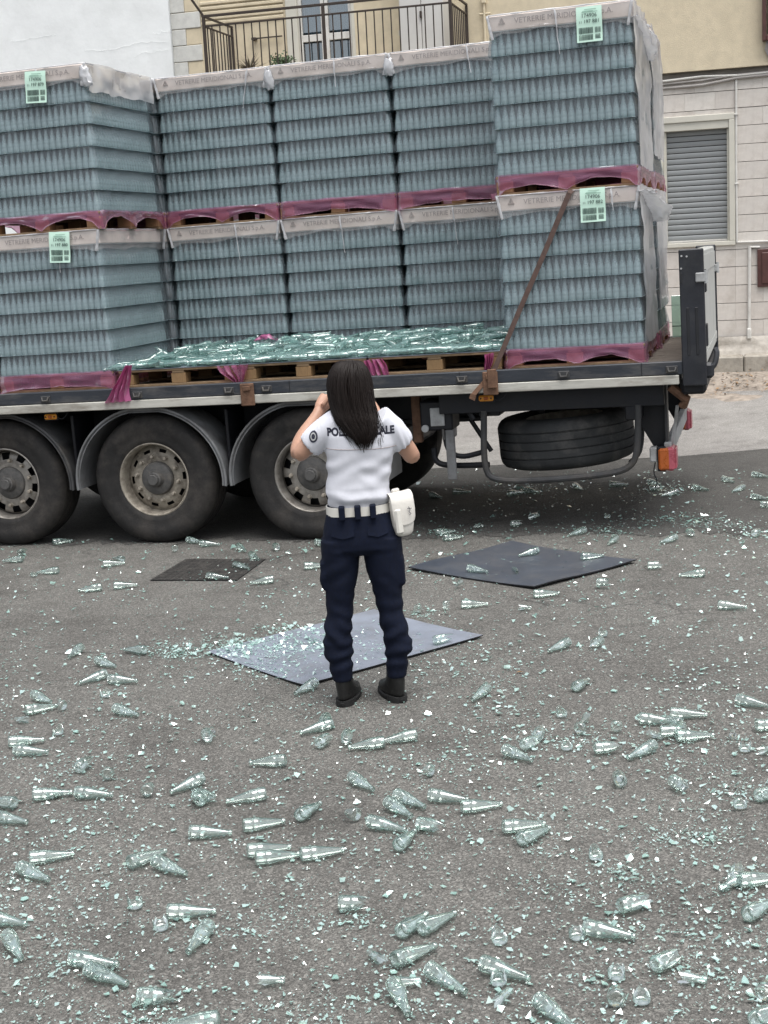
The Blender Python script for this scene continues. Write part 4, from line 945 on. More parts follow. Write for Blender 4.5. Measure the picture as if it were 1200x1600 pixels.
def broken(kind, seed):
    n = 16; mb = MB(); r = random.Random(seed)
    if kind == 'n':
        prof = [(rr, z) for rr, z in PROF if z > .098 and rr > .0097]; cut = jag(n, seed, .094, .012); z_off = .09
        rings = [[(rr_at(cut[k])*math.cos(2*math.pi*k/n), rr_at(cut[k])*math.sin(2*math.pi*k/n), cut[k]-z_off) for k in range(n)]]
        rings += [[(rr*math.cos(2*math.pi*k/n), rr*math.sin(2*math.pi*k/n), z-z_off) for k in range(n)] for rr, z in prof]
    else:
        z0 = .026 if kind == 'b' else r.uniform(.075, .095); cut = jag(n, seed, z0, .013 if kind == 'b' else .022)
        prof = [(rr, z) for rr, z in PROF if z <= z0-.03] if kind == 'h' else PROF[:5]
        rings = [[(rr*math.cos(2*math.pi*k/n), rr*math.sin(2*math.pi*k/n), z) for k in range(n)] for rr, z in prof]
        zl = prof[-1][1]
        rings += [[((rr_at(zl+(cut[k]-zl)*f))*math.cos(2*math.pi*k/n), (rr_at(zl+(cut[k]-zl)*f))*math.sin(2*math.pi*k/n), zl+(cut[k]-zl)*f) for k in range(n)] for f in (.35, .7, 1)]
        inner = [[((rr_at(zl+(cut[k]-zl)*f)-.003)*math.cos(2*math.pi*k/n), (rr_at(zl+(cut[k]-zl)*f)-.003)*math.sin(2*math.pi*k/n), zl+(cut[k]-zl)*f-.0008*f) for k in range(n)] for f in (1, .5, 0)]
        rings += inner[:1]
    mb.loft(rings, cap=False); return mb.mesh('broken_bottle', 'glass_bottle', 60)
_pz = [z for r, z in PROF[4:17]]; _pr = [r for r, z in PROF[4:17]]
def rr_at(z): return float(np.interp(z, _pz, _pr))
BRK = {k: [broken(k, s) for s in (1, 2, 3, 4, 5)] for k in 'bhn'}
items = []
for ln in LIST.split(';'):
    k, *q = ln.split(); items.append((k, *map(float, q)))
_r = random.Random(12); _src = [it for it in items if it[2] > 860]
for k in range(30):
    it = _r.choice(_src); x, y = it[1]+_r.gauss(0, 38), it[2]+_r.gauss(0, 16)
    if y > 1590 or x > 1195 or x < 5 or 480 < x < 660 and y < 1110: continue
    a = _r.random()*6.28; items.append((_r.choice('bbhnn'), round(x), round(y), round(x+14*math.cos(a)), round(y+7*math.sin(a))))
BANDS = [(800, 'near the trailer\'s rear end'), (868, 'in front of the trailer wheels'), (935, 'level with the dark slate pad'), (1045, 'level with the grey blue pad'), (1125, 'level with the officer\'s boots'), (1200, 'just below the officer\'s boots'), (1265, 'second row below the officer\'s boots'), (1345, 'in the middle of the foreground'), (1440, 'in the lower foreground'), (1512, 'in the second row from the bottom'), (9999, 'along the bottom of the photo')]
def ordw(n): return {1: 'first', 2: 'second', 3: 'third', 4: 'fourth', 5: 'fifth', 6: 'sixth', 7: 'seventh', 8: 'eighth', 9: 'ninth', 10: 'tenth'}.get(n, '%d%s' % (n, {1: 'st', 2: 'nd', 3: 'rd'}.get(n % 10 if n not in (11, 12, 13) else 0, 'th')))
order = {}
for i, it in enumerate(items):
    my = (it[2]+it[4])/2; b = next(t for y, t in BANDS if my < y); order.setdefault(b, []).append((it[1], i))
lab = {}
for b, L in order.items():
    L.sort()
    for r, (x, i) in enumerate(L): lab[i] = (b, r+1)
random.seed(31)
for i, (k, x0, y0, x1, y1) in enumerate(items):
    onpad = 330 < (x0+x1)/2 < 750 and 962 < (y0+y1)/2 < 1060 and k != 'w' or 650 < (x0+x1)/2 < 980 and 852 < (y0+y1)/2 < 915
    zb = .016 if onpad else .006
    a = ground(x0, y0, zb+.024); b = ground(x1, y1, zb+.016); d = b-a; az = math.atan2(d[1], d[0]); mid = (a+b)/2
    bd, n = lab[i]; g = 'bottles strewn over the road'
    dirw = 'neck to the right' if x1-x0 > abs(y1-y0)*1.2 else 'neck to the left' if x0-x1 > abs(y1-y0)*1.2 else 'neck towards the truck' if y1 < y0 else 'neck towards the camera'
    if k == 'w':
        base = mid-np.array([math.cos(az), math.sin(az), 0])*BH/2
        m = lying((base[0], base[1], zb+.0265), az, -.078)
        o = obj('glass_bottle', bottle_hi, None, m); tag(o, 'whole bottle, %s, %s from left, %s' % (dirw, ordw(n), bd), 'bottle', g)
    else:
        me = random.choice(BRK[k])
        if k == 'b' and random.random() < .6: m = Matrix.Translation((mid[0], mid[1], zb+.002)) @ Matrix.Rotation(random.uniform(-.12, .12), 4, 'X') @ Matrix.Rotation(random.random()*6, 4, 'Z')
        elif k == 'n': m = lying((mid[0], mid[1], zb+.018), az, -.06)
        else: m = lying((mid[0], mid[1], zb+.0265), az, 0)
        o = obj('broken_bottle', me, None, m); tag(o, '%s, %s from left, %s' % ({'b': 'broken bottle base', 'h': 'broken lower half of a bottle', 'n': 'broken bottle neck'}[k], ordw(n), bd), 'broken bottle', g)

# ------------------------------------------------------------------ splinters
def shard_pts(r, s):
    """a chip of the bottle wall: small curved polygon"""
    n = r.choice((3, 4, 4, 5, 5)); a0 = r.random()*6.28; pts = []
    el = r.uniform(.35, 1.)
    for k in range(n):
        a = a0+2*math.pi*k/n+r.uniform(-.35, .35); q = s*r.uniform(.55, 1.1); x, y = q*math.cos(a), q*math.sin(a)*el
        pts.append((x, y, (x*x)/(.042)))
    return pts
R1 = random.Random(77)
def dens(px_, py_):
    """how thickly the splinters lie"""
    p = ground(px_, py_); d = .30+1.3*max(0, mnoise.noise((p[0]*1.1, p[1]*1.1, 3)))+1.3*max(0, mnoise.noise((p[0]*3.1, p[1]*3.1, 8)))+.8*max(0, mnoise.noise((p[0]*9, p[1]*9, 5)))
    return d
clusters = [(270, 1020, 50, 12, 260), (360, 1012, 60, 14, 360), (430, 1015, 70, 20, 420), (500, 1000, 70, 20, 260), (570, 1015, 80, 20, 200), (420, 1050, 70, 14, 180), (820, 765, 60, 9, 160), (1040, 765, 40, 10, 90), (950, 830, 60, 10, 140), (1060, 815, 90, 10, 200), (1130, 822, 60, 8, 120), (1180, 835, 30, 9, 60), (700, 832, 50, 6, 60), (1070, 1310, 90, 16, 170), (985, 1370, 60, 18, 110), (1150, 1240, 60, 18, 90), (900, 1160, 60, 12, 90), (610, 1290, 40, 20, 50), (560, 1440, 50, 14, 50), (440, 985, 60, 10, 90), (1160, 1390, 40, 30, 60), (1060, 1520, 50, 14, 40), (180, 1085, 40, 12, 40), (100, 1205, 50, 14, 40), (660, 960, 30, 8, 50), (850, 1330, 40, 14, 40), (345, 905, 60, 12, 50)]
cand = []
while len(cand) < 24000:
    px_ = R1.uniform(-60, 1260); py_ = 735+900*R1.random()**1.0
    if py_ < 845 and px_ < 640: continue
    if R1.random()*1.9 < dens(px_, py_): cand.append((px_, py_, 0))
for cx, cy, sx, sy, n in clusters:
    for k in range(n*2): cand.append((R1.gauss(cx, sx*.55), R1.gauss(cy, sy*.6), 1))
V, Fc = [], []; big = []
def inpad(px_, py_, q):
    s_ = 0
    for i in range(4):
        (x0, y0), (x1, y1) = q[i], q[(i+1) % 4]; c_ = (x1-x0)*(py_-y0)-(y1-y0)*(px_-x0); s_ += 1 if c_ > 0 else -1
    return abs(s_) == 4
PADS = ([(325, 1022), (475, 1075), (755, 997), (585, 956)], [(638, 891), (835, 922), (995, 880), (800, 850)])
shard_me = []
for s in range(10):
    p = shard_pts(R1, .016); q = [(x, y, z+.0022) for x, y, z in p]; n = len(p)
    shard_me.append(MB().add(p+q, [tuple(range(n))[::-1], tuple(range(n, 2*n))]+[(i, (i+1) % n, (i+1) % n+n, i+n) for i in range(n)]).mesh('shard', 'glass_shard', 30))
for px_, py_, cl in cand:
    if py_ < 720: continue
    if inpad(px_, py_, PADS[1]) and R1.random() < .80: continue
    if inpad(px_, py_, PADS[0]) and px_ > 520 and R1.random() < .55: continue
    g = ground(px_, py_); s = min(.019, .0024+R1.expovariate(1/.0034)) * float(np.interp(py_, [740, 1000, 1300], [1.75, 1.35, 1.]))
    z = .014 if any(inpad(px_, py_, q) for q in PADS) else .006
    if s > .0125 and py_ > 1080 and len(big) < 240: big.append((g, s)); continue
    rot = Matrix.Rotation(R1.random()*6.28, 3, 'Z') @ Matrix.Rotation(R1.gauss(0, .28), 3, 'X') @ Matrix.Rotation(R1.gauss(0, .28)+(math.pi if R1.random() < .5 else 0), 3, 'Y')
    P = [rot @ Vector(q) for q in shard_pts(R1, s)]; zm = min(q.z for q in P); k = len(V)
    V += [(g[0]+q.x, g[1]+q.y, z+q.z-zm) for q in P]; Fc.append(tuple(range(k, k+len(P))))
tag(obj('glass_splinters', fromnp('glass_splinters', V, Fc, 'glass_shard', None)), 'countless small pale green glass splinters scattered over the road', 'splinters', kind='stuff')
for g, s in big:
    m = Matrix.Translation((g[0], g[1], .010)) @ Matrix.Rotation(R1.random()*6.28, 4, 'Z') @ Matrix.Rotation(R1.gauss(0, .35)+(math.pi if R1.random() < .5 else 0), 4, 'X') @ Matrix.Scale(s/.016, 4)
    me = R1.choice(shard_me); zm = min((m @ v.co).z for v in me.vertices); m = Matrix.Translation((0, 0, .006-zm)) @ m
    tag(obj('glass_shard', me, None, m), 'larger loose chip of pale green glass lying on the foreground asphalt', 'glass shard', 'larger glass chips in the foreground')
# ------------------------------------------------------------------ the officer, seen from behind
PY = 6.65
off = empty('person', 'officer in white polo shirt and navy trousers standing with raised arms, facing the truck', 'person', (-.13, PY, 0))
OI = Matrix.Translation((.13, -PY, 0))
def Q(px_, py_, y=PY): return Vector(wpl(px_, py_, y))
def ell(c, rx, ry, n=28, p=2.3, ax=None):
    """super-ellipse ring round c in the horizontal plane (or the plane normal to ax)"""
    out = []
    u, v = Vector((1, 0, 0)), Vector((0, 1, 0))
    if ax is not None:
        ax = ax.normalized(); v = Vector((0, 1, 0)); v = (v-ax*v.dot(ax)).normalized(); u = v.cross(ax)
    for k in range(n):
        a = 2*math.pi*k/n; ca, sa = math.cos(a), math.sin(a)
        out.append(Vector(c)+u*(rx*math.copysign(abs(ca)**(2/p), ca))+v*(ry*math.copysign(abs(sa)**(2/p), sa)))
    return out
def limb(mb, pts, rads, n=20):
    """tapered limb through pts; rads are (rx, ry)"""
    P = [Vector(p) for p in pts]; rings = []
    for i, p in enumerate(P):
        d = (P[min(i+1, len(P)-1)]-P[max(i-1, 0)])
        rings.append(ell(p, rads[i][0], rads[i][1], n, 2, d))
    mb.loft(rings)
def refine(pts, rads, it=2):
    P = [Vector(p) for p in pts]; R_ = [Vector((a, b)) for a, b in rads]
    for _ in range(it):
        q, r = [P[0]], [R_[0]]
        for k in range(len(P)-1): q += [P[k]*.75+P[k+1]*.25, P[k]*.25+P[k+1]*.75]; r += [R_[k]*.75+R_[k+1]*.25, R_[k]*.25+R_[k+1]*.75]
        P = q+[P[-1]]; R_ = r+[R_[-1]]
    return P, [tuple(v) for v in R_]
def unify(mb, voxel, smooth=6):
    me = mb.mesh('tmp', 'skin', 180)
    return evaluated(me, [('REMESH', dict(mode='VOXEL', voxel_size=voxel, use_smooth_shade=True)), ('SMOOTH', dict(factor=.5, iterations=smooth))])
def displace(me, fn):
    n = len(me.vertices); co = np.empty(n*3); me.vertices.foreach_get('co', co); co = co.reshape(-1, 3)
    no = np.empty(n*3); me.vertex_normals.foreach_get('vector', no); no = no.reshape(-1, 3)
    d = np.array([fn(c, nn) for c, nn in zip(co, no)]); co = co+no*d[:, None]
    me.vertices.foreach_set('co', co.ravel()); me.update()
def put(name, me, mtl, parent=off):
    me.materials.clear(); me.materials.append(M[mtl]); me.shade_smooth(); me.transform(OI); me.name = name
    return obj(name, me, parent)
# key joints
SH_L, SH_R = Vector((-.245, 6.64, 1.335)), Vector((.055, 6.64, 1.325))
EL_L, EL_R = Q(464, 714, 6.66), Q(648, 719, 6.70)
HA_L, HA_R = Q(499, 642, 6.80), Q(588, 646, 6.90)
HEAD = Vector((-.118, 6.655, 1.545))
# body: head, neck, trunk, arms, hands, legs in one surface
mb = MB()
mb.loft([ell(HEAD+Vector((0, dy, dz)), rx, ry, 26, 2.1) for dz, rx, ry, dy in ((-.118, .028, .032, .045), (-.112, .042, .050, .035), (-.095, .054, .068, .022), (-.06, .064, .085, .010), (-.02, .071, .094, .002), (.03, .073, .096, 0), (.065, .067, .086, -.002), (.09, .05, .064, -.004), (.104, .026, .034, -.004))])
mb.loft([ell((HEAD.x, HEAD.y+.096+dy, HEAD.z+dz), rx, ry, 12) for dz, rx, ry, dy in ((-.045, .012, .010, .0), (-.035, .017, .018, .003), (-.01, .010, .014, .0), (.02, .007, .008, -.004))])     # nose
for s_ in (-1, 1): mb.loft([ell((HEAD.x+s_*.074, HEAD.y-.005, HEAD.z+dz), rx, ry, 10) for dz, rx, ry in ((-.045, .007, .010), (-.02, .012, .018), (.01, .013, .020), (.022, .006, .010))])
limb(mb, [(-.118, 6.655, 1.50), (-.112, 6.640, 1.43), (-.105, 6.635, 1.37)], [(.052, .055), (.052, .055), (.075, .07)])
mb.loft([ell((x, 6.64, z), rx, ry) for z, x, rx, ry in ((.86, -.118, .12, .095), (.98, -.118, .115, .085), (1.10, -.108, .13, .09), (1.25, -.09, .145, .095), (1.34, -.092, .14, .085), (1.39, -.10, .075, .06))])
for SH, EL, HA, s_ in ((SH_L, EL_L, HA_L, -1), (SH_R, EL_R, HA_R, 1)):
    P, R_ = refine([SH, SH*.5+EL*.5+Vector((s_*.012, 0, 0)), EL, EL*.62+HA*.38+Vector((s_*(.022 if s_ < 0 else .01), 0, -.004)), HA*.86+EL*.14, HA], [(.050, .05), (.043, .043), (.039, .039), (.042, .040), (.029, .026), (.028, .023)])
    limb(mb, P, R_)
    # hand: palm, four fingers curled round the phone, thumb from the side of the palm
    fwd = (HA-EL).normalized(); inn = Vector((-s_*.75, .45, .3)).normalized(); palm = HA+fwd*.045+inn*.008
    limb(mb, [HA-fwd*.005, HA+fwd*.02, palm, HA+fwd*.078+inn*.012], [(.025, .020), (.034, .020), (.040, .019), (.037, .016)], 16)
    spread = fwd.cross(inn).normalized()
    for k, (off_, L) in enumerate(((-.030, .066), (-.010, .076), (.010, .072), (.029, .056))):
        b0 = HA+fwd*.074+spread*off_+inn*.010; p1 = b0+fwd*L*.42+inn*L*.12; p2 = p1+fwd*L*.12+inn*L*.38; p3 = p2-fwd*L*.10+inn*L*.30
        limb(mb, [b0, p1, p2, p3], [(.0092, .0092), (.0088, .0088), (.008, .008), (.0065, .0065)], 10)
    t0 = HA+fwd*.018-spread*.030*1; limb(mb, [t0, t0+fwd*.026-spread*.020+inn*.014, t0+fwd*.052-spread*.020+inn*.034], [(.014, .013), (.0105, .0105), (.0075, .0075)], 10)
for (x0, x1) in ((-.215, -.255), (-.022, .008)):
    P, R_ = refine([(x0, 6.65, .88), (x0-.005, 6.65, .70), ((x0+x1)/2-(.012 if x0 < -.1 else -.002), 6.65, .48), (x1+(-.008 if x0 < -.1 else .008), 6.64, .30), (x1, 6.645, .08)], [(.07, .08), (.06, .07), (.042, .045), (.038, .042), (.034, .038)])
    limb(mb, P, R_)
body = put('body', unify(mb, .0055, 3), 'skin')
# shirt
mb = MB()
mb.loft([ell((x, y, z), rx, ry, 32, 2.5) for z, x, rx, ry, y in ((.955, -.120, .132, .100, 6.65), (.985, -.119, .140, .108, 6.65), (1.01, -.117, .149, .116, 6.648), (1.045, -.118, .152, .118, 6.648), (1.09, -.110, .150, .114, 6.648), (1.14, -.105, .151, .112, 6.646), (1.20, -.095, .158, .115, 6.644), (1.26, -.088, .166, .118, 6.642), (1.315, -.090, .165, .114, 6.64), (1.35, -.096, .150, .100, 6.638), (1.378, -.102, .118, .082, 6.638), (1.398, -.105, .082, .068, 6.638), (1.42, -.108, .064, .060, 6.64))])
for SH, EL, s_, cuff in ((SH_L, EL_L, -1, .58), (SH_R, EL_R, 1, .50)):
    d = EL-SH; P, R_ = refine([SH-d*.30+Vector((-s_*.02, 0, .012)), SH+Vector((-s_*.004, 0, .008)), SH+d*.28+Vector((s_*.004, 0, .004)), SH+d*cuff*.85, SH+d*cuff], [(.066, .075), (.068, .074), (.066, .068), (.064, .062), (.060, .060)])
    limb(mb, P, R_, 24)
sm = unify(mb, .0065, 5)
def shirt_fold(c, n):
    x, y, z = c; w_ = min(1, max(0, (1.27-z)/.12))
    f = .0060*math.sin(72*(z-.45*(x+.1))+2.5*mnoise.noise((x*7, y*7, z*7)))*w_*max(0, mnoise.noise((x*4+1, y*4, z*5))+.35)
    f += .0060*math.sin(64*(z+.75*(x+.1))+3*mnoise.noise((x*6, y*6, z*6+3)))*w_*max(0, mnoise.noise((x*4+7, y*4, z*4))+.25)
    f += .007*math.sin(70*z+9*x+2*mnoise.noise((x*9, y*9, z*5)))*max(0, 1-abs(z-1.02)/.05)
    s_ = max(0, abs(x+.095)-.15)/.05; f += .004*math.sin(60*(z+x*s_))*min(1, s_)*max(0, mnoise.noise((x*9, y*9, z*9))+.4)
    return f
displace(sm, shirt_fold)
bvh_shirt = BVHTree.FromPolygons([v.co.copy() for v in sm.vertices], [tuple(p.vertices) for p in sm.polygons])
shirt = put('polo_shirt', sm, 'shirt')
def on_back(p, bvh, gap=.0015):
    h = bvh.ray_cast(Vector((p[0], 5.6, p[2])), Vector((0, 1, 0)))
    return Vector((p[0], (h[0].y if h[0] else PY-.1)-gap, p[2]))
# yoke seam
mb = MB(); a, b = Q(509, 703, 6.53), Q(620, 699, 6.53)
mb.tube([on_back(a+(b-a)*k/30+Vector((0, 0, -.004*math.sin(math.pi*k/30))), bvh_shirt, .0005) for k in range(31)], .0016, 5); me = mb.mesh('seam', 'print_grey', 180); put('yoke_seam', me, 'print_grey', shirt)
# lettering wrapped on the back
tm = textmesh('POLIZIA LOCALE', .055, .0028, 'CENTER').copy()
a, b = Q(511, 682, 6.53), Q(617, 678, 6.53); xs = [v.co.x for v in tm.vertices]; x0, x1 = min(xs), max(xs)
for v in tm.vertices:
    t_ = (v.co.x-x0)/(x1-x0); p = a+(b-a)*t_+Vector((0, 0, v.co.y*.92)); q = on_back(p, bvh_shirt, .0008); v.co = Vector((q.x, q.y-v.co.z*.4, q.z))
tm.materials.append(M['print_navy']); put('back_lettering', tm, 'print_navy', shirt)
# sleeve badge
c = Q(487, 682, 6.56); h = bvh_shirt.find_nearest(c); nrm = h[1]; base = h[0]+nrm*.002; u = nrm.orthogonal().normalized(); u = (Vector((0, 0, 1))-nrm*nrm.z).normalized(); v_ = nrm.cross(u)
mb = MB()
def disc(mb, r0, r1, gap, n=24):
    ring = [[], []]
    for k in range(n):
        a = 2*math.pi*k/n
        for i, r in enumerate((r0, r1)):
            p = base+u*(r*1.15*math.sin(a))+v_*(r*.85*math.cos(a)); q = bvh_shirt.find_nearest(p); ring[i].append(q[0]+q[1]*gap)
    mb.loft(ring, cap=False)
disc(mb, .001, .026, .0022); put('sleeve_badge', mb.mesh('badge', 'print_navy', 180), 'print_navy', shirt)
mb = MB(); disc(mb, .011, .017, .0034); put('badge_ring', mb.mesh('badge', 'plate_grey', 180), 'plate_grey', shirt)
# trousers
mb = MB()
mb.loft([ell((x, 6.652, z), rx, ry, 32, 2.5) for z, x, rx, ry in ((.745, -.118, .10, .10), (.775, -.118, .188, .128), (.815, -.118, .186, .132), (.86, -.118, .178, .130), (.905, -.120, .165, .122), (.945, -.121, .153, .114), (.985, -.121, .146, .108))])
legs = (((-.218, .82, .094, .118), (-.220, .74, .094, .112), (-.230, .63, .082, .100), (-.239, .54, .068, .086), (-.247, .46, .064, .080), (-.262, .38, .066, .080), (-.266, .32, .069, .078), (-.268, .275, .074, .076), (-.263, .235, .060, .072), (-.259, .18, .056, .068), (-.257, .125, .047, .062)),
        ((-.018, .82, .094, .118), (-.020, .74, .096, .112), (-.014, .63, .084, .100), (-.008, .54, .068, .086), (-.004, .46, .062, .080), (.008, .38, .062, .080), (.018, .32, .063, .078), (.028, .27, .072, .076), (.014, .235, .055, .072), (.010, .18, .052, .068), (.007, .125, .048, .062)))
for L in legs:
    P, R_ = refine([(x, 6.652-(.01 if z < .4 else 0), z) for x, z, rx, ry in L], [(rx, ry) for x, z, rx, ry in L], 1)
    mb.loft([ell(p, r[0], r[1], 26, 2.2) for p, r in zip(P, R_)][::-1])
    sx = -1 if L[0][0] < -.1 else 1; kx = L[2][0]+sx*.072          # cargo pocket on the outer thigh
    mb.loft([ell((kx+dx, 6.655, z), rx, ry, 20, 3.2) for z, rx, ry, dx in ((.575, .012, .055, -.004*sx), (.585, .022, .068, 0), (.66, .024, .072, 0), (.715, .020, .070, 0), (.725, .010, .06, -.006*sx))])
tm = unify(mb, .007, 4)
def pants_fold(c, n):
    x, y, z = c; f = 0
    k = 1 if x < -.12 else -1; nz = mnoise.noise((x*8, y*8, z*9))
    f += .0065*math.sin(72*z+14*k*(x+.12)+3*nz)*max(0, 1-abs(z-.47)/.11)*(.6+.8*max(0, mnoise.noise((x*6, y*6+k, z*7))))
    f += .0065*math.sin(92*z+10*y+3*nz)*max(0, 1-abs(z-.24)/.11)
    f += .0065*math.sin(60*(z+k*.8*(x+.12))+3*nz)*max(0, 1-abs(z-.36)/.1)
    f += .008*math.sin(58*(z-k*.9*(x+.12))+2.5*nz)*max(0, 1-abs(z-.62)/.14)*max(0, mnoise.noise((x*5+3, y*5, z*6))+.4)
    f += .004*math.sin(75*z+2*nz)*max(0, 1-abs(z-.765)/.03)*max(0, 1-abs(abs(x+.12)-.1)/.09)
    return f+.0015*mnoise.noise((x*25, y*25, z*25))
displace(tm, pants_fold)
bvh_p = BVHTree.FromPolygons([v.co.copy() for v in tm.vertices], [tuple(p.vertices) for p in tm.polygons])
trs = put('trousers', tm, 'navy')
for cx, w2 in ((-.20, .055), (-.035, .048)):      # back pocket flaps
    rows = []
    for j in range(5):
        rows.append([on_back((cx+w2*(2*i/12-1), 0, .898-.012*j-(.012 if j == 4 else 0)*(1-abs(2*i/12-1))), bvh_p, .004+.003*(j == 4)) for i in range(13)])
    rows.append([p+Vector((0, .006, .002)) for p in rows[-1]])
    put('pocket_flap', MB().loft(rows, cap=False, closed=False).mesh('flap', 'navy', 60), 'navy', trs)
# belt, loops
ring = lambda z, g: [p for p in ell((-.121, 6.652, z), .1475+g, .1095+g, 40, 2.5)]
belt = put('belt', MB().loft([ring(.938, .001), ring(.938, .006), ring(.981, .005), ring(.981, 0)], cap=False, loop=True).mesh('belt', 'belt_white', 50), 'belt_white')
for xx in (533, 558, 582):
    p = Q(xx, 789, 6.53); put('belt_loop', MB().box((p.x-.0145, p.y-.02-.006*(xx == 558), .928), (p.x+.0145, p.y+.03, .992), .004).mesh('loop', 'navy'), 'navy', trs)
# boots
for hx, toe, nm in ((-.256, Vector((.24, .97, 0)), 0), (.006, Vector((-.34, .94, 0)), 1)):
    toe.normalize(); heel = Vector((hx, 6.63, 0)); mb = MB(); s_ = Vector((toe.y, -toe.x, 0))
    def ring_(t, zc, rl, rw, z): return [heel+toe*(t+rl*math.cos(2*math.pi*k/24))+s_*(rw*math.sin(2*math.pi*k/24))+Vector((0, 0, z)) for k in range(24)]
    mb.loft([ring_(.095, 0, .137, .044, .022), ring_(.095, 0, .140, .047, .04), ring_(.085, 0, .130, .047, .06), ring_(.045, 0, .090, .044, .085), ring_(.02, 0, .064, .042, .11), ring_(.015, 0, .058, .043, .15), ring_(.015, 0, .056, .043, .175), ring_(.015, 0, .050, .037, .178)])
    bt = put('boot', evaluated(mb.mesh('b', 'boot', 180), [('SUBSURF', dict(levels=1, render_levels=1))]), 'boot')
    mb = MB(); mb.loft([ring_(.095, 0, .140, .047, .0), ring_(.095, 0, .144, .050, .006), ring_(.095, 0, .144, .050, .022), ring_(.095, 0, .136, .045, .026)])
    mb.loft([ring_(.02, 0, .066, .047, -.001), ring_(.02, 0, .066, .047, .03)])
    put('sole', mb.mesh('s', 'sole', 40), 'sole', bt)
# hair: a shaped mass with a few hundred locks over it
prof_h = [(563.5, 538, 556, 6.648, .035), (567, 528, 566, 6.648, .075), (575, 520, 572, 6.648, .100), (588, 514, 578, 6.648, .115), (603, 512, 581, 6.645, .118), (622, 514, 583, 6.630, .108), (640, 518, 586, 6.600, .080), (653, 524, 588, 6.562, .050), (662, 532, 587, 6.545, .034), (670, 541, 587, 6.534, .026), (678, 550, 582, 6.527, .020), (686, 557, 577, 6.523, .012), (693, 564, 572, 6.522, .004)]
def hair_ring(t, n=56, g=0., jit=0.):
    ys_ = [p[0] for p in prof_h]; y = np.interp(t, np.linspace(0, 1, len(prof_h)), ys_)
    f = lambda i: np.interp(y, ys_, [p[i] for p in prof_h])
    l, r, cy, ry = f(1), f(2), f(3), f(4); a, b = Q(l, y, cy-ry*.2), Q(r, y, cy-ry*.2); c = (a+b)/2; c.y = cy; rx = (b-a).length/2
    return c, (b-a).normalized(), rx+g, ry+g
rings = []
for i in range(44):
    c, ux, rx, ry = hair_ring(i/43); ring = []
    for k in range(72):
        a = 2*math.pi*k/72; rid = 1+(.045*math.sin(k*1.9+4*mnoise.noise((k*.15, i*.05, 1)))+.10*mnoise.noise((k*.35, i*.05, 2)))*min(1, i/12)
        ring.append(c+ux*(rx*math.cos(a)*rid)+Vector((0, ry*math.sin(a)*rid, 0)))
    rings.append(ring)
hair = put('hair', MB().loft(rings).mesh('hair', 'hair', 180), 'hair')
rh = random.Random(4); mb = MB()
for s in range(620):
    a0 = math.pi+rh.random()*math.pi if s < 340 else rh.random()*6.28; end = min(1.0, rh.gauss(.86, .10)); drop = max(0, rh.gauss(.012, .016)); st_ = rh.uniform(.02, .35) if s > 200 else rh.uniform(.0, .08); da = rh.gauss(0, .22); g0 = rh.uniform(-.001, .0055); fl = rh.uniform(-.004, .012); thick = rh.choice((.0012, .0018, .0030, .0042)); wv = rh.uniform(.03, .12); wf = rh.uniform(4, 9)
    pts = []; rd = []
    for j in range(14):
        f = j/13; t = st_+(end-st_)*f; c, ux, rx, ry = hair_ring(t); a = a0+da*f+wv*math.sin(f*wf+s)*f
        fly = max(0, f-.7)*fl*3
        pts.append(c+ux*((rx+g0+fly)*math.cos(a))+Vector((0, (ry+g0+fly*.5)*math.sin(a), -max(0, f-.6)*2.5*drop))); rd.append(thick*(1-.8*f)+.0003)
    mb.tube(pts, rd, 4, False)
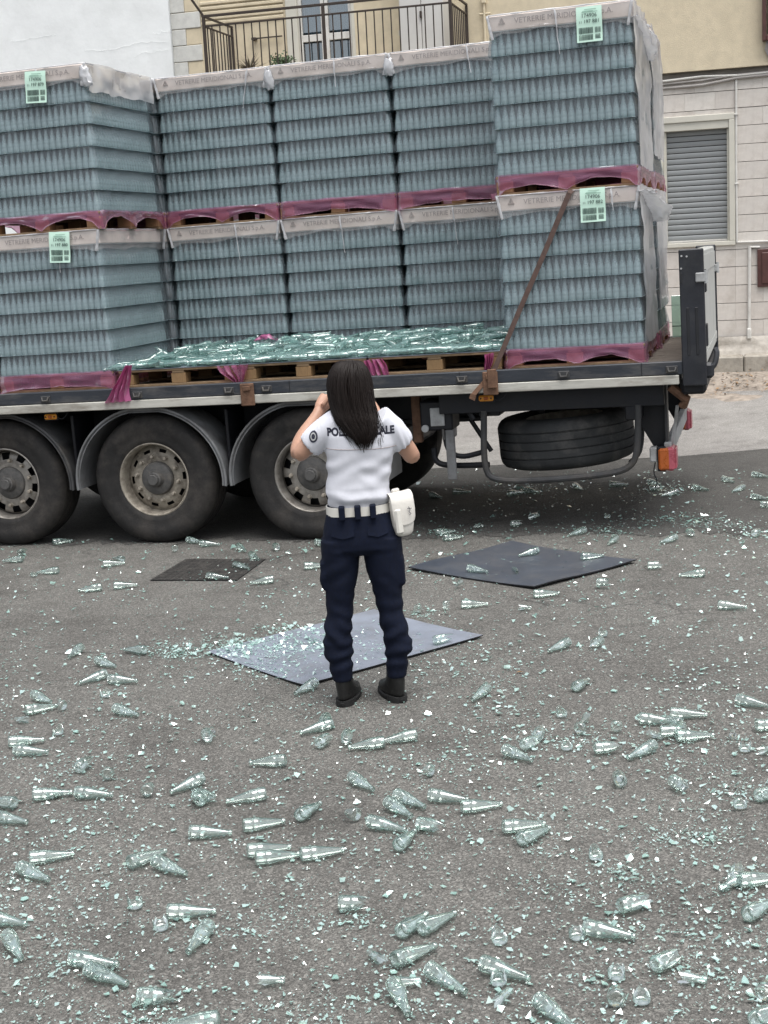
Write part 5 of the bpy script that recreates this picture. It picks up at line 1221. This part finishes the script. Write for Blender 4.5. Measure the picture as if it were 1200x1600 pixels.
for s in range(70):           # flyaway strands on the right side and tips on the shirt
    y0 = rh.uniform(600, 645); p0 = Q(np.interp(y0, [600, 645], [578, 590])+rh.uniform(-4, 1), y0, 6.58); L = rh.uniform(30, 62); bx = rh.uniform(-14, 16)
    pts = []
    for j in range(9): f = j/8; pts.append(p0+(Q(590+bx*f, y0+L*f, 6.535)-Q(590, y0, 6.535))+Vector((0, -.05*f, .004*math.sin(f*7+s))))
    mb.tube(pts, .0010, 3, False)
put('hair_strands', mb.mesh('strands', 'hair', 180), 'hair', hair)['kind'] = 'stuff'
# phone between the hands
mid = (HA_L+HA_R)/2+Vector((0, .075, .03)); o = MB().box((-.075, -.005, -.036), (.075, .005, .036), .005).build('mobile_phone', 'phone'); o.location = mid; tag(o, 'dark mobile phone held up in front of the officer\'s face', 'phone')
# white pouch hanging from the belt
p0 = Q(627, 800, 6.60); pr = empty('belt_pouch', 'white leather pouch with flap hanging from the officer\'s belt', 'pouch', p0)
pr.rotation_euler = (0, math.radians(-4), math.radians(24))
body_ = [ell((0, 0, z), rx, ry, 28, 2.8) for z, rx, ry in ((-.114, .022, .012), (-.110, .034, .019), (-.098, .045, .026), (-.06, .053, .030), (0, .054, .031), (.06, .053, .030), (.078, .050, .026), (.082, .044, .02))]
MB().loft(body_).build('pouch_body', 'pouch_white', pr, 60)
rows = []
for (y, z) in ((.020, .06), (.016, .085), (.0, .099), (-.020, .097), (-.036, .082), (-.041, .05), (-.042, .01), (-.040, -.025), (-.037, -.045)):
    t_ = max(0, (.0-z)/.045); wf = .058*(1-.12*t_**2); rows.append([(wf*(2*i/12-1), y+.010*(abs(2*i/12-1)**4), z-(.012*(1-(2*i/12-1)**2) if z < -.03 else 0)) for i in range(13)])
mb = MB().loft(rows, cap=False, closed=False); mb.loft([[(x*.98, y+.004, z+.001) for x, y, z in r] for r in rows][::-1], cap=False, closed=False)
fl = mb.build('pouch_flap', 'pouch_white', pr, 60)
MB().tube([(.020, -.047, .028), (.026, -.047, .012), (.018, -.047, .004), (.028, -.047, -.006), (.020, -.047, -.012)], .0016, 4).tube([(.012, -.047, .02), (.034, -.047, .018)], .0014, 4).build('flap_mark', 'print_navy', fl)
MB().box((-.052, -.046, -.095), (-.016, -.026, .028), .010).build('pouch_side_pocket', 'belt_white', pr)
MB().box((-.02, .028, .04), (.02, .045, .11), .006).build('belt_hanger', 'pouch_white', pr)
